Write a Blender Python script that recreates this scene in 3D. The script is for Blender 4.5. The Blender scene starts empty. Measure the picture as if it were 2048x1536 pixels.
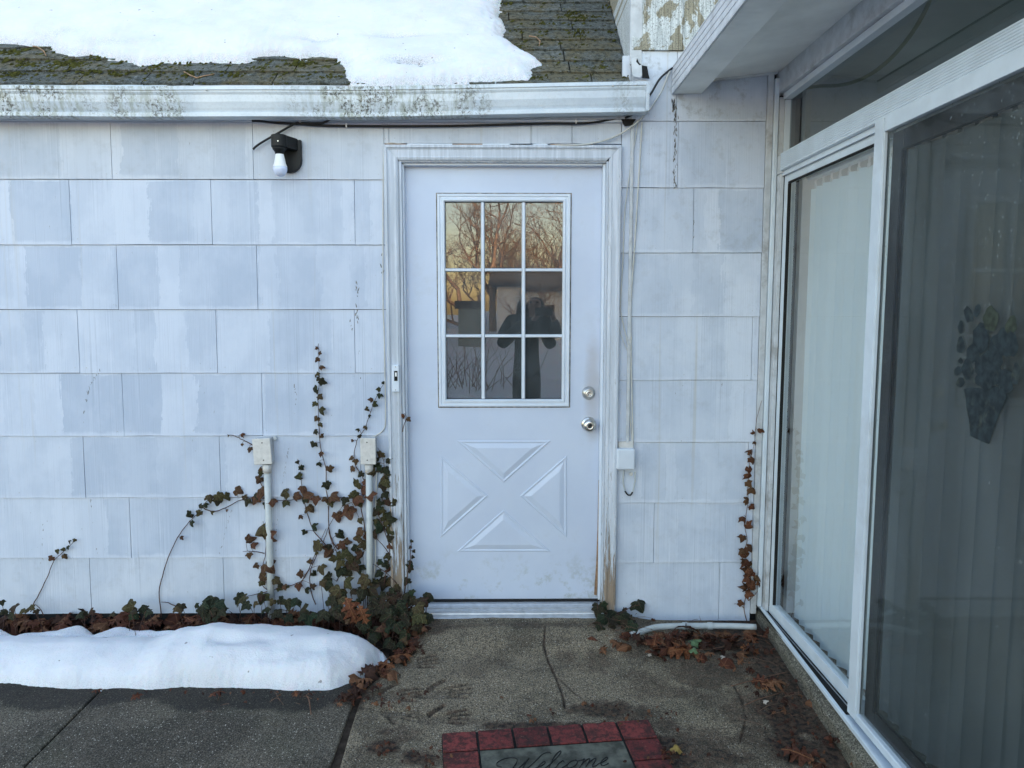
import bpy, math, random
import numpy as np
from mathutils import Vector, Matrix, noise as mnoise
PI = math.pi
random.seed(7)
rng = np.random.RandomState(3)
scene = bpy.context.scene
col = scene.collection

# ------------------------------------------------------------------ camera
FPX = 1500.0
TH = math.atan(153/1500)
PS = math.atan(14*math.cos(TH)/1500)
CAM = np.array([0, -3.42, 1.5])
cF = np.array([math.sin(PS)*math.cos(TH), math.cos(PS)*math.cos(TH), -math.sin(TH)])
cR = np.array([math.cos(PS), -math.sin(PS), 0.0])
cU = np.cross(cR, cF)
cam_d = bpy.data.cameras.new('camera')
cam = bpy.data.objects.new('camera', cam_d)
col.objects.link(cam)
cam_d.sensor_width = 36
cam_d.lens = 36*FPX/2048
cam_d.clip_start = 0.005
cam_d.clip_end = 400
M4 = Matrix(((cR[0], cU[0], -cF[0], CAM[0]), (cR[1], cU[1], -cF[1], CAM[1]), (cR[2], cU[2], -cF[2], CAM[2]), (0, 0, 0, 1)))
cam.matrix_world = M4
scene.camera = cam

# ------------------------------------------------------------------ sky, sun, exposure
SUN_EL, SUN_AZ = math.radians(6.0), math.radians(14)      # low sun behind the house; azimuth from +Y towards +X
world = bpy.data.worlds.new('World')
scene.world = world
world.use_nodes = True
wn = world.node_tree
bgn = wn.nodes['Background']
sky = wn.nodes.new('ShaderNodeTexSky')
sky.sky_type = 'NISHITA'
sky.sun_disc = False
sky.sun_elevation = SUN_EL
sky.sun_rotation = SUN_AZ
sky.altitude = 50
sky.air_density = 1.0
sky.dust_density = 1.3
sky.ozone_density = 1.0
tint = wn.nodes.new('ShaderNodeMixRGB')       # white balance multiply that takes the green out of the sky colour
tint.blend_type = 'MULTIPLY'
tint.inputs[0].default_value = 1.0
tint.inputs[2].default_value = (1.12, .995, 1.0, 1)
wn.links.new(sky.outputs[0], tint.inputs[1])
wn.links.new(tint.outputs[0], bgn.inputs[0])
bgn.inputs[1].default_value = 0.15
sl = bpy.data.lights.new('sun', 'SUN')
sl.energy = 4.0
sl.angle = math.radians(0.6)
sl.color = (1.0, 0.70, 0.45)
sun = bpy.data.objects.new('sun', sl)
col.objects.link(sun)
sd = Vector((math.sin(SUN_AZ)*math.cos(SUN_EL), math.cos(SUN_AZ)*math.cos(SUN_EL), math.sin(SUN_EL)))
sun.rotation_euler = sd.to_track_quat('Z', 'Y').to_euler()
sun.location = (3, 10, 12)
vs = scene.view_settings
vs.view_transform = 'Standard'
vs.look = 'None'
vs.exposure = 2.88
vs.gamma = 1.0
vs.use_curve_mapping = False
scene.render.resolution_x = 1024
scene.render.resolution_y = 768

# ------------------------------------------------------------------ measuring helpers: a photo measurement -> a point on a known surface
def ray(u, v): return cF*FPX + cR*(u-1024) + cU*(768-v)
def PY(u, v, Y=0.0):
    d = ray(u, v); return CAM + d*(Y-CAM[1])/d[1]
def PX(u, v, X):
    d = ray(u, v); return CAM + d*(X-CAM[0])/d[0]
def PZ(u, v, Z):
    d = ray(u, v); return CAM + d*(Z-CAM[2])/d[2]
def sstep(a, b, x):
    t = np.clip((np.asarray(x, float)-a)/(b-a), 0, 1); return t*t*(3-2*t)
def gz(x, y):                                   # height of the concrete in front of the door
    z = 0.03 + 0.035*np.minimum(y+0.1, 0)
    r = np.hypot(np.maximum(np.abs(np.asarray(x, float)-0.06)-0.42, 0), np.maximum(-np.asarray(y, float)-0.16, 0))
    m = 1-sstep(0.0, 0.24, r)
    return z + 0.038*m
def PG(u, v, h=0.0):
    p = PZ(u, v, 0.03)
    for _ in range(5): p = PZ(u, v, float(gz(p[0], p[1]))+h)
    return p
def vnoise(x, y, s=1.0, seed=0.0):
    return mnoise.noise(Vector((x*s, y*s, seed)))

# ------------------------------------------------------------------ object helpers
def link(o, parent=None):
    col.objects.link(o)
    if parent is not None:
        o.parent = parent
        if parent.type == 'EMPTY':
            o.matrix_parent_inverse = Matrix.Translation(-Vector(parent.location))
    return o
def tag(o, label=None, cat=None, group=None, kind=None):
    if label: o['label'] = label
    if cat: o['category'] = cat
    if group: o['group'] = group
    if kind: o['kind'] = kind
    return o
def thing(name, loc, label, cat, group=None, kind=None):
    o = bpy.data.objects.new(name, None)
    o.empty_display_size = 0.1
    o.location = [float(a) for a in loc]
    col.objects.link(o)
    return tag(o, label, cat, group, kind)

class MB:
    def __init__(s): s.v = []; s.f = []; s.sm = []
    def add(s, vs_, fs, smooth=False):
        b = len(s.v); s.v += [tuple(float(c) for c in q) for q in vs_]
        s.f += [tuple(b+i for i in f) for f in fs]; s.sm += [smooth]*len(fs); return s
    def box(s, a, b):
        x0, y0, z0 = [min(p, q) for p, q in zip(a, b)]; x1, y1, z1 = [max(p, q) for p, q in zip(a, b)]
        return s.add([(x0,y0,z0),(x1,y0,z0),(x1,y1,z0),(x0,y1,z0),(x0,y0,z1),(x1,y0,z1),(x1,y1,z1),(x0,y1,z1)],
                     [(0,3,2,1),(4,5,6,7),(0,1,5,4),(1,2,6,5),(2,3,7,6),(3,0,4,7)])
    def tube(s, pts, r, n=8, caps=True, sy=1.0):
        pts = [Vector([float(c) for c in p]) for p in pts]
        m = len(pts); rr = r if hasattr(r, '__len__') else [r]*m
        vs_ = []; up = None
        for i, p in enumerate(pts):
            t = (pts[min(i+1, m-1)]-pts[max(i-1, 0)])
            if t.length < 1e-9: t = Vector((0,0,1))
            t.normalize()
            if up is None:
                up = Vector((0,1,0)) if abs(t.y) < 0.9 else Vector((1,0,0))
            a = t.cross(up).normalized(); b = a.cross(t).normalized(); up = b
            for k in range(n):
                c = 2*PI*k/n
                vs_.append(p + a*math.cos(c)*rr[i] + b*math.sin(c)*rr[i]*sy)
        fs = [(i*n+k, i*n+(k+1)%n, (i+1)*n+(k+1)%n, (i+1)*n+k) for i in range(m-1) for k in range(n)]
        s.add(vs_, fs, True)
        if caps:
            b = len(s.v)-len(vs_)
            s.f += [tuple(b+k for k in range(n))[::-1], tuple(b+(m-1)*n+k for k in range(n))]; s.sm += [False, False]
        return s
    def lathe(s, prof, o, ax, n=24, cap0=True, cap1=True):
        ax = Vector(ax).normalized(); q = Vector((0,0,1)) if abs(ax.z) < .9 else Vector((1,0,0))
        a = ax.cross(q).normalized(); b = ax.cross(a); o = Vector([float(c) for c in o]); vs_ = []
        for h, r in prof:
            for k in range(n):
                c = 2*PI*k/n; vs_.append(o+ax*h+a*math.cos(c)*r+b*math.sin(c)*r)
        m = len(prof)
        s.add(vs_, [(i*n+k, i*n+(k+1)%n, (i+1)*n+(k+1)%n, (i+1)*n+k) for i in range(m-1) for k in range(n)], True)
        bb = len(s.v)-len(vs_)
        if cap0: s.f.append(tuple(bb+k for k in range(n))[::-1]); s.sm.append(False)
        if cap1: s.f.append(tuple(bb+(m-1)*n+k for k in range(n))); s.sm.append(False)
        return s
    def prism(s, poly, ax, a, b):
        # poly of 2D points in the plane normal to axis index ax, extruded from a to b
        def mk(p, t):
            if ax == 0: return (t, p[0], p[1])
            if ax == 1: return (p[0], t, p[1])
            return (p[0], p[1], t)
        n = len(poly)
        return s.add([mk(p, a) for p in poly]+[mk(p, b) for p in poly],
                     [tuple(range(n)), tuple(range(2*n-1, n-1, -1))]+[(i, (i+1)%n+0, n+(i+1)%n, n+i) for i in range(n)])
    def mesh(s, name):
        me = bpy.data.meshes.new(name)
        me.from_pydata(s.v, [], s.f)
        me.polygons.foreach_set('use_smooth', s.sm)
        me.update()
        return me
def fixn(me):
    import bmesh
    bm = bmesh.new(); bm.from_mesh(me)
    bmesh.ops.recalc_face_normals(bm, faces=bm.faces)
    bm.to_mesh(me); bm.free()
def obj(name, mb, m, parent=None, bev=0, seg=2, norm=True):
    me = mb.mesh(name) if isinstance(mb, MB) else mb
    if norm and isinstance(mb, MB): fixn(me)
    if m and not me.materials: me.materials.append(m)
    o = bpy.data.objects.new(name, me)
    if bev:
        b = o.modifiers.new('bevel', 'BEVEL'); b.width = bev; b.segments = seg; b.limit_method = 'ANGLE'; b.angle_limit = 0.6
    return link(o, parent)
def pbox(name, a, b, m, parent=None, bev=0.0015):
    return obj(name, MB().box(a, b), m, parent, bev)
def gridmesh(name, xs, ys, Z, mask=None, attrs=None, smooth=True):
    nx, ny = len(xs), len(ys)
    X, Y = np.meshgrid(xs, ys, indexing='ij')
    co = np.stack([X, Y, Z], -1).reshape(-1, 3)
    i = np.arange(nx-1)[:, None]*ny+np.arange(ny-1)[None, :]
    F = np.stack([i, i+ny, i+ny+1, i+1], -1).reshape(-1, 4)
    if mask is not None:
        mk = mask.reshape(-1); F = F[mk[F].all(1)]
    used = np.unique(F); mp = -np.ones(nx*ny, int); mp[used] = np.arange(len(used))
    me = bpy.data.meshes.new(name)
    me.from_pydata(co[used].tolist(), [], mp[F].tolist())
    me.polygons.foreach_set('use_smooth', [smooth]*len(F))
    for k, a in (attrs or {}).items():
        at = me.attributes.new(k, 'FLOAT', 'POINT'); at.data.foreach_set('value', a.reshape(-1)[used].astype(np.float32))
    me.update()
    return me

# ------------------------------------------------------------------ material helpers
class NT:
    def __init__(s, name):
        s.m = bpy.data.materials.new(name); s.m.use_nodes = True
        s.t = s.m.node_tree; s.t.nodes.clear()
        s.out = s.t.nodes.new('ShaderNodeOutputMaterial')
    def n(s, ty, **k):
        x = s.t.nodes.new('ShaderNode'+ty)
        for a, b in k.items():
            if a.startswith('i_'):
                key = a[2:]; key = int(key) if key.isdigit() else key.replace('_', ' ')
                s.set(x, key, b)
            else: setattr(x, a, b)
        return x
    def set(s, x, key, b):
        if isinstance(b, bpy.types.NodeSocket): s.t.links.new(b, x.inputs[key])
        else: x.inputs[key].default_value = b
    def pos(s): return s.n('NewGeometry').outputs['Position']
    def scale(s, v, sc):
        x = s.n('VectorMath', operation='MULTIPLY'); s.set(x, 0, v); x.inputs[1].default_value = sc; return x.outputs[0]
    def noise(s, v, sc, det=3, rough=.55, dist=0):
        x = s.n('TexNoise'); s.set(x, 'Vector', v); x.inputs['Scale'].default_value = sc
        x.inputs['Detail'].default_value = det; x.inputs['Roughness'].default_value = rough; x.inputs['Distortion'].default_value = dist
        return x.outputs[0]
    def vor(s, v, sc, feat='F1', out='Distance', rnd=1.0):
        x = s.n('TexVoronoi', feature=feat); s.set(x, 'Vector', v); x.inputs['Scale'].default_value = sc; x.inputs['Randomness'].default_value = rnd
        return x.outputs[out]
    def m_(s, op, a, b=0.0, c=0.0, clamp=False):
        x = s.n('Math', operation=op, use_clamp=clamp); s.set(x, 0, a); s.set(x, 1, b)
        if op in ('MULTIPLY_ADD', 'COMPARE', 'SMOOTH_MIN', 'WRAP', 'PINGPONG'): s.set(x, 2, c)
        return x.outputs[0]
    def ss(s, v, a, b, lo=0.0, hi=1.0):
        x = s.n('MapRange', interpolation_type='SMOOTHSTEP'); s.set(x, 0, v)
        x.inputs[1].default_value = a; x.inputs[2].default_value = b; x.inputs[3].default_value = lo; x.inputs[4].default_value = hi
        return x.outputs[0]
    def mix(s, f, a, b, mode='MIX'):
        x = s.n('MixRGB', blend_type=mode); s.set(x, 0, f)
        for k, c in ((1, a), (2, b)):
            if isinstance(c, tuple) and len(c) == 3: c = c+(1,)
            s.set(x, k, c)
        return x.outputs[0]
    def sep(s, v):
        x = s.n('SeparateXYZ'); s.set(x, 0, v); return x.outputs
    def comb(s, a, b, c):
        x = s.n('CombineXYZ'); s.set(x, 0, a); s.set(x, 1, b); s.set(x, 2, c); return x.outputs[0]
    def bump(s, h, d=.002, st=1.0, nrm=None):
        x = s.n('Bump'); s.set(x, 'Height', h); x.inputs['Distance'].default_value = d; s.set(x, 'Strength', st)
        if nrm is not None: s.set(x, 'Normal', nrm)
        return x.outputs[0]
    def bsdf(s, c, rough=.6, met=0.0, nrm=None, spec=.4, **k):
        x = s.n('BsdfPrincipled')
        if isinstance(c, tuple) and len(c) == 3: c = c+(1,)
        s.set(x, 'Base Color', c); s.set(x, 'Roughness', rough); s.set(x, 'Metallic', met); s.set(x, 'Specular IOR Level', spec)
        if nrm is not None: s.set(x, 'Normal', nrm)
        for a, b in k.items(): s.set(x, a.replace('_', ' '), b)
        s.t.links.new(x.outputs[0], s.out.inputs[0]); return s.m
def simple(name, c, rough=.5, met=0.0, var=.12, sc=14, bump=0.0, spec=.4, dirt=0.0, dirtc=(.12,.1,.08)):
    t = NT(name); p = t.pos()
    k = t.noise(p, sc, 4)
    cc = t.mix(t.ss(k, .3, .7), tuple(a*(1-var) for a in c), tuple(min(1, a*(1+var)) for a in c))
    if dirt:
        d = t.m_('MULTIPLY', t.ss(t.noise(p, sc*.35, 5, .7), .52, .72), dirt)
        cc = t.mix(d, cc, dirtc)
    nr = t.bump(t.noise(p, sc*12, 3), .001, bump) if bump else None
    return t.bsdf(cc, rough, met, nr, spec)

# siding paint: one material per course, touch-up patches run along the course
PL, PD = (.585, .635, .73), (.435, .495, .60)
def siding_mat(name, stops, tint=1.0, warm=0.0, zlo=0.0, zhi=.287, grime=0.0):
    t = NT(name); p = t.pos(); x, y, z = t.sep(p)
    # edges of patches wander: streaky sideways jitter
    j1 = t.noise(t.comb(t.m_('MULTIPLY', x, 14.0), 0.0, t.m_('MULTIPLY', z, 9.0)), 1.0, 4, .7)
    j2 = t.noise(t.comb(t.m_('MULTIPLY', x, 160.0), 0.0, t.m_('MULTIPLY', z, 5.0)), 1.0, 2, .6)
    xx = t.m_('ADD', x, t.m_('MULTIPLY', t.m_('SUBTRACT', j1, .5), .10))
    xx = t.m_('ADD', xx, t.m_('MULTIPLY', t.m_('SUBTRACT', j2, .5), .045))
    u = t.m_('DIVIDE', t.m_('ADD', xx, 2.6), 4.0)
    r = t.n('ValToRGB'); t.set(r, 0, u); cr = r.color_ramp; cr.interpolation = 'CONSTANT'
    els = sorted(stops)[:30]
    while len(cr.elements) < len(els): cr.elements.new(.5)
    for e, (px, v) in zip(cr.elements, els):
        e.position = min(1, max(0, (PY(px, 700)[0]+2.6)/4.0)) if px > -900 else 0.0
        e.color = (v, v, v, 1)
    pv = r.outputs[0]
    # light band of slopped paint at the top and bottom of a course
    zr = t.m_('SUBTRACT', z, zlo); wob = t.m_('MULTIPLY', t.noise(p, 9, 4, .7), .05)
    lowb = t.ss(t.m_('SUBTRACT', zr, wob), -.02, .0, 1.0, 0.0)
    topb = t.ss(t.m_('ADD', zr, wob), zhi+.012, zhi+.024)
    pv = t.m_('MAXIMUM', pv, t.m_('MULTIPLY', t.m_('MAXIMUM', lowb, topb), .8))
    cloud = t.noise(t.comb(t.m_('MULTIPLY', x, 5.0), 0.0, t.m_('MULTIPLY', z, 4.0)), 1.0, 5, .62)
    pv = t.m_('ADD', pv, t.m_('MULTIPLY', t.m_('SUBTRACT', t.ss(cloud, .38, .62), .5), .42), clamp=True)
    # brushed streaks in groups
    st = t.noise(t.comb(t.m_('MULTIPLY', x, 330.0), 0.0, t.m_('MULTIPLY', z, 1.2)), 1.0, 1, .5)
    grp = t.ss(t.noise(t.comb(t.m_('MULTIPLY', x, 13.0), 0.0, t.m_('MULTIPLY', z, 2.5)), 1.0, 3, .6), .45, .65)
    stl = t.m_('MULTIPLY', t.ss(st, .56, .66), t.m_('MULTIPLY', grp, .5))
    pv = t.m_('ADD', pv, stl, clamp=True)
    a = tuple(c*tint for c in PD); b = tuple(c*tint for c in PL)
    a = (a[0]*(1+warm*.6), a[1]*(1+warm*.25), a[2]*(1-warm*.4)); b = (b[0]*(1+warm*.5), b[1]*(1+warm*.2), b[2]*(1-warm*.4))
    c = t.mix(pv, a, b)
    std = t.m_('MULTIPLY', t.ss(st, .42, .33), t.m_('ADD', .10, t.m_('MULTIPLY', grp, .22)))
    c = t.mix(std, c, tuple(q*.62 for q in a))
    # hairline flakes and specks showing dark board
    fl = t.noise(t.comb(t.m_('MULTIPLY', x, 95.0), 0.0, t.m_('MULTIPLY', z, 30.0)), 1.0, 4, .65)
    flm = t.m_('MULTIPLY', t.ss(fl, .67, .71), t.ss(t.noise(p, 2.6, 3), .50, .60))
    c = t.mix(t.m_('MULTIPLY', flm, .8), c, (.17, .17, .17))
    # yellowish drips and low grime
    dr = t.noise(t.comb(t.m_('MULTIPLY', x, 26.0), 0.0, t.m_('MULTIPLY', z, .35)), 1.0, 3, .6)
    c = t.mix(t.m_('MULTIPLY', t.ss(dr, .62, .74), .28+grime*.3), c, (.42, .37, .27))
    if grime:
        g = t.m_('MULTIPLY', t.ss(t.noise(p, 12, 6, .75), .5, .66), grime)
        c = t.mix(g, c, (.20, .19, .17))
    gv = t.noise(t.comb(t.m_('MULTIPLY', x, 190.0), 0.0, t.m_('MULTIPLY', z, 1.0)), 1.0, 1, .5)
    bb = t.bump(gv, .0022, .38)
    bb = t.bump(t.noise(p, 60, 3), .0015, .25, bb)
    return t.bsdf(c, .62, 0, bb, .3)

def peel_mat(name, z_hi, amt, seed=0.0):
    """white paint over bare weathered wood; more bare wood low down and by the amount"""
    t = NT(name); p = t.pos(); x, y, z = t.sep(p)
    st = t.comb(t.m_('ADD', t.m_('MULTIPLY', x, 120.0), seed), t.m_('MULTIPLY', y, 60.0), t.m_('MULTIPLY', z, 7.0))
    n1 = t.noise(st, 1.0, 6, .75, .5)
    big = t.noise(t.comb(t.m_('MULTIPLY', x, 30.0), seed, t.m_('MULTIPLY', z, 3.0)), 1.0, 3, .6)
    low = t.m_('ADD', t.ss(z, 0.05, z_hi, .13*amt, -.02), t.ss(z, .05, .42, .015*amt, 0.0))
    v = t.m_('ADD', t.m_('ADD', t.m_('MULTIPLY', n1, .7), t.m_('MULTIPLY', big, .34)), low)
    bare = t.ss(v, .632, .650)
    edge = t.m_('SUBTRACT', t.ss(v, .612, .632), bare)
    wood = t.mix(t.noise(t.comb(t.m_('MULTIPLY', x, 300.0), y, t.m_('MULTIPLY', z, 8.0)), 1.0, 4, .7), (.16, .125, .095), (.37, .29, .22))
    greyp = t.mix(t.ss(t.noise(st, .5, 3), .4, .65), (.50, .54, .60), (.62, .66, .73))
    crk = t.ss(t.noise(t.comb(t.m_('MULTIPLY', x, 160.0), seed+3, t.m_('MULTIPLY', z, 10.0)), 1.0, 4, .8), .58, .64)
    c = t.mix(t.m_('MULTIPLY', crk, t.ss(z, .3, 1.6, .85, .30)), greyp, (.25, .24, .23))
    c = t.mix(edge, c, (.30, .29, .28)); c = t.mix(bare, c, wood)
    h = t.m_('SUBTRACT', 1.0, bare)
    nb = t.bump(h, .0015, .8); nb = t.bump(n1, .001, .3, nb)
    return t.bsdf(c, .6, 0, nb, .3)

def concrete_mat(name, c1, c2, wetY=None, flat=True):
    t = NT(name); p = t.pos(); x, y, z = t.sep(p)
    pf = t.comb(x, y, 0.0) if flat else p
    k = t.noise(pf, 6, 6, .7)
    c = t.mix(t.ss(k, .32, .68), c1, c2)
    g = t.noise(pf, 170, 3, .7)
    g2 = t.noise(pf, 62, 4, .75)
    c = t.mix(t.ss(g, .36, .64), t.mix(.62, c, (.02, .017, .014)), t.mix(.5, c, tuple(min(1, a*1.9) for a in c2)))
    c = t.mix(t.m_('MULTIPLY', t.ss(g2, .50, .66), .6), c, (.035, .028, .022))
    st = t.ss(t.noise(pf, 2.6, 6, .72, .4), .46, .62)
    c = t.mix(t.m_('MULTIPLY', st, .55), c, tuple(a*.30 for a in c1))
    # moss/lichen tone
    c = t.mix(t.m_('MULTIPLY', t.ss(t.noise(pf, 3.3, 4), .5, .7), .25), c, (.085, .085, .05))
    # exposed pale stones
    vx = t.n('TexVoronoi'); t.set(vx, 'Vector', pf); vx.inputs['Scale'].default_value = 150
    sepc = t.n('SeparateColor'); t.set(sepc, 0, vx.outputs['Color'])
    on = t.m_('MULTIPLY', t.ss(sepc.outputs[0], .90, .92), t.ss(vx.outputs['Distance'], .40, .28))
    c = t.mix(t.m_('MULTIPLY', on, .9), c, (.55, .50, .42))
    vy = t.n('TexVoronoi'); t.set(vy, 'Vector', pf); vy.inputs['Scale'].default_value = 330
    sy = t.n('SeparateColor'); t.set(sy, 0, vy.outputs['Color'])
    c = t.mix(t.m_('MULTIPLY', t.ss(sy.outputs[1], .80, .84), .55), c, (.24, .22, .18))
    c = t.mix(t.m_('MULTIPLY', t.ss(sy.outputs[2], .74, .80), .75), c, (.018, .015, .012))
    rough = .8
    if wetY is not None:
        w = t.m_('ADD', y, t.m_('MULTIPLY', t.m_('SUBTRACT', t.noise(pf, 3.5, 3), .5), .35))
        wet = t.ss(w, wetY-.03, wetY+.02)
        c = t.mix(t.m_('MULTIPLY', wet, .72), c, (.012, .011, .011))
    at = t.n('Attribute', attribute_name='dirt'); d = at.outputs['Fac']
    dn = t.m_('MULTIPLY', d, t.m_('ADD', .55, t.m_('MULTIPLY', t.noise(pf, 60, 4), .8)), clamp=True)
    dc = t.mix(t.ss(t.noise(pf, 45, 4), .4, .6), (.014, .010, .008), (.075, .042, .028))
    c = t.mix(dn, c, dc)
    h = t.m_('ADD', t.m_('MULTIPLY', g, .6), t.m_('MULTIPLY', vx.outputs['Distance'], -.5))
    nb = t.bump(h, .004, .7); nb = t.bump(k, .01, .3, nb)
    return t.bsdf(c, rough, 0, nb, .25)

def glass_mat(name, ior, tint, rough=0.0, spots=None, veil=0.0):
    t = NT(name); p = t.pos()
    fr = t.n('Fresnel'); fr.inputs['IOR'].default_value = ior
    gl = t.n('BsdfGlossy'); gl.inputs['Roughness'].default_value = rough; gl.inputs['Color'].default_value = (.97, .98, 1, 1)
    tr = t.n('BsdfTransparent'); tr.inputs['Color'].default_value = tuple(tint)+(1,)
    mx = t.n('MixShader'); t.set(mx, 0, fr.outputs[0]); t.t.links.new(tr.outputs[0], mx.inputs[1]); t.t.links.new(gl.outputs[0], mx.inputs[2])
    last = mx.outputs[0]
    if spots:
        x, y, z = t.sep(p)
        q = t.comb(t.m_('MULTIPLY', x, 0.0), t.m_('MULTIPLY', y, 1.0), t.m_('MULTIPLY', z, .55))
        v = t.n('TexVoronoi'); t.set(v, 'Vector', q); v.inputs['Scale'].default_value = 95
        sc_ = t.n('SeparateColor'); t.set(sc_, 0, v.outputs['Color'])
        keep = t.m_('GREATER_THAN', sc_.outputs[0], t.ss(z, 1.1, 2.0, .985, .70))
        dot = t.m_('MULTIPLY', t.ss(v.outputs['Distance'], .22, .12), keep)
        haze = t.m_('MULTIPLY', t.ss(t.noise(t.comb(0.0, t.m_('MULTIPLY', y, 3.0), t.m_('MULTIPLY', z, 1.0)), 1.0, 4, .6), .35, .75), spots[1])
        df = t.n('BsdfDiffuse'); df.inputs['Color'].default_value = (.42, .5, .53, 1)
        m2 = t.n('MixShader'); t.set(m2, 0, t.m_('ADD', t.m_('MULTIPLY', dot, spots[0]), haze, clamp=True))
        t.t.links.new(last, m2.inputs[1]); t.t.links.new(df.outputs[0], m2.inputs[2]); last = m2.outputs[0]
    if veil:  # pale diffuse veil mixed in, as on dirty glass, to soften the reflections
        df = t.n('BsdfDiffuse'); df.inputs['Color'].default_value = (.50, .56, .60, 1)
        m3 = t.n('MixShader'); t.set(m3, 0, t.ss(t.noise(p, 9, 4), .2, .8, veil*.5, veil*1.5))
        t.t.links.new(last, m3.inputs[1]); t.t.links.new(df.outputs[0], m3.inputs[2]); last = m3.outputs[0]
    t.t.links.new(last, t.out.inputs[0])
    return t.m

def leaf_mat(name, cols, vein, dead=0.0):
    t = NT(name)
    uv = t.n('UVMap').outputs[0]; u, v, _ = t.sep(uv)
    ri = t.n('ObjectInfo').outputs['Random']
    r = t.n('ValToRGB'); t.set(r, 0, ri); cr = r.color_ramp; cr.interpolation = 'LINEAR'
    while len(cr.elements) < len(cols): cr.elements.new(.5)
    for i, (e, c) in enumerate(zip(cr.elements, cols)):
        e.position = i/(len(cols)-1); e.color = tuple(c)+(1,)
    base = r.outputs[0]
    oc = t.n('TexCoord').outputs['Object']
    mot = t.ss(t.noise(oc, 3.0, 4, .7), .4, .68)
    base = t.mix(t.m_('MULTIPLY', mot, .5), base, tuple(c*.5 for c in cols[0]))
    # palmate veins by angle about the leaf base
    an = t.m_('ARCTAN2', u, v); rad = t.n('VectorMath', operation='LENGTH'); t.set(rad, 0, uv)
    pp = t.m_('ABSOLUTE', t.m_('SUBTRACT', t.m_('FRACT', t.m_('ADD', t.m_('DIVIDE', an, .82), .5)), .5))
    dist = t.m_('MULTIPLY', pp, rad.outputs['Value'])
    vm = t.m_('MULTIPLY', t.ss(dist, .030, .012), .55)
    base = t.mix(vm, base, vein)
    nb = t.bump(t.noise(oc, 6.0, 3), .05, .5); nb = t.bump(vm, .01, .4, nb)
    t.bsdf(base, .55 if not dead else .7, 0, nb, .22 if not dead else .12)
    return t.m

M = {}
M['white'] = simple('painted_white_metal', (.66, .72, .80), .35, 0, .05, 6, .05, .5, .15, (.40,.40,.38))
M['frame_white'] = simple('aged_white_aluminium', (.62, .69, .75), .4, 0, .06, 8, .08, .5, .25, (.34,.34,.32))
M['dirty_white'] = simple('grimy_white_paint', (.52, .54, .56), .55, 0, .10, 20, .15, .4, .6, (.22,.20,.18))
M['box'] = simple('weathered_plastic', (.60, .58, .55), .5, 0, .08, 50, .1, .4, .45, (.38,.35,.31))
M['conduit'] = simple('grey_plastic_conduit', (.50, .53, .53), .45, 0, .06, 25, .05, .5, .3, (.3,.29,.26))
M['black'] = simple('black_plastic', (.008, .009, .010), .45, 0, .1, 10, 0, .25)
M['rubber'] = simple('black_cable_jacket', (.010, .010, .012), .45, 0, .1, 10)
M['bulb_w'] = simple('bulb_collar', (.80, .80, .80), .35, 0, .02, 10)
M['bulb_d'] = simple('frosted_bulb', (.62, .68, .85), .25, 0, .02, 10)
M['steel'] = simple('satin_nickel', (.62, .60, .56), .28, 1.0, .05, 30, .02)
M['steel_d'] = simple('dark_keyway', (.08, .08, .08), .4, .8, .05, 30)
M['alu'] = simple('dull_aluminium', (.50, .52, .55), .42, .55, .1, 30, .1, .5, .4, (.2,.19,.18))
M['bronze'] = simple('dark_bronze_frame', (.026, .025, .027), .5, .1, .15, 25, .1, .4, .3, (.12,.12,.12))
M['void'] = simple('dark_gap', (.01, .01, .01), .9)
M['soil'] = simple('dark_soil', (.045, .034, .026), .95, 0, .35, 40, .8, .1)
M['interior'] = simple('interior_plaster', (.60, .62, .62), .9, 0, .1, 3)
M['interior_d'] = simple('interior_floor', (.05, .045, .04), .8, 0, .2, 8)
def blind_mat():
    t = NT('vinyl_blind_slat')
    df = t.n('BsdfDiffuse'); df.inputs[0].default_value = (.80, .88, .93, 1)
    tl_ = t.n('BsdfTranslucent'); tl_.inputs[0].default_value = (.78, .87, .92, 1)
    mx = t.n('MixShader'); mx.inputs[0].default_value = .48
    t.t.links.new(df.outputs[0], mx.inputs[1]); t.t.links.new(tl_.outputs[0], mx.inputs[2]); t.t.links.new(mx.outputs[0], t.out.inputs[0])
    return t.m
M['blind'] = blind_mat()
M['soffit'] = simple('soffit_board', (.80, .81, .79), .75, 0, .10, 4, .1, .2, .3, (.25,.25,.24))
M['fascia'] = simple('ribbed_aluminium', (.58, .60, .64), .5, 0, .10, 18, .1, .3, .35, (.28,.26,.25))
M['stem'] = simple('woody_vine', (.085, .045, .035), .8, 0, .3, 60, .3, .2)
M['stem_d'] = simple('dry_vine', (.16, .09, .06), .85, 0, .3, 60, .3, .2)
M['wire_w'] = simple('white_wire', (.55, .55, .52), .5, 0, .08, 20, 0, .4, .4, (.3,.28,.24))
M['wire_y'] = simple('yellowed_cable', (.50, .47, .36), .5, 0, .08, 20)
M['wire_yg'] = simple('olive_cable', (.22, .23, .10), .6, 0, .15, 20)
M['chip'] = simple('exposed_board_in_chips', (.16, .15, .14), .9, 0, .4, 90)
M['cut_wood'] = simple('bare_shim_wood', (.32, .20, .12), .8, 0, .3, 60, .3)
M['caulk'] = simple('cracked_dirty_caulk', (.20, .18, .15), .9, 0, .6, 45, .5, .2, .9, (.04, .035, .03))
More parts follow.
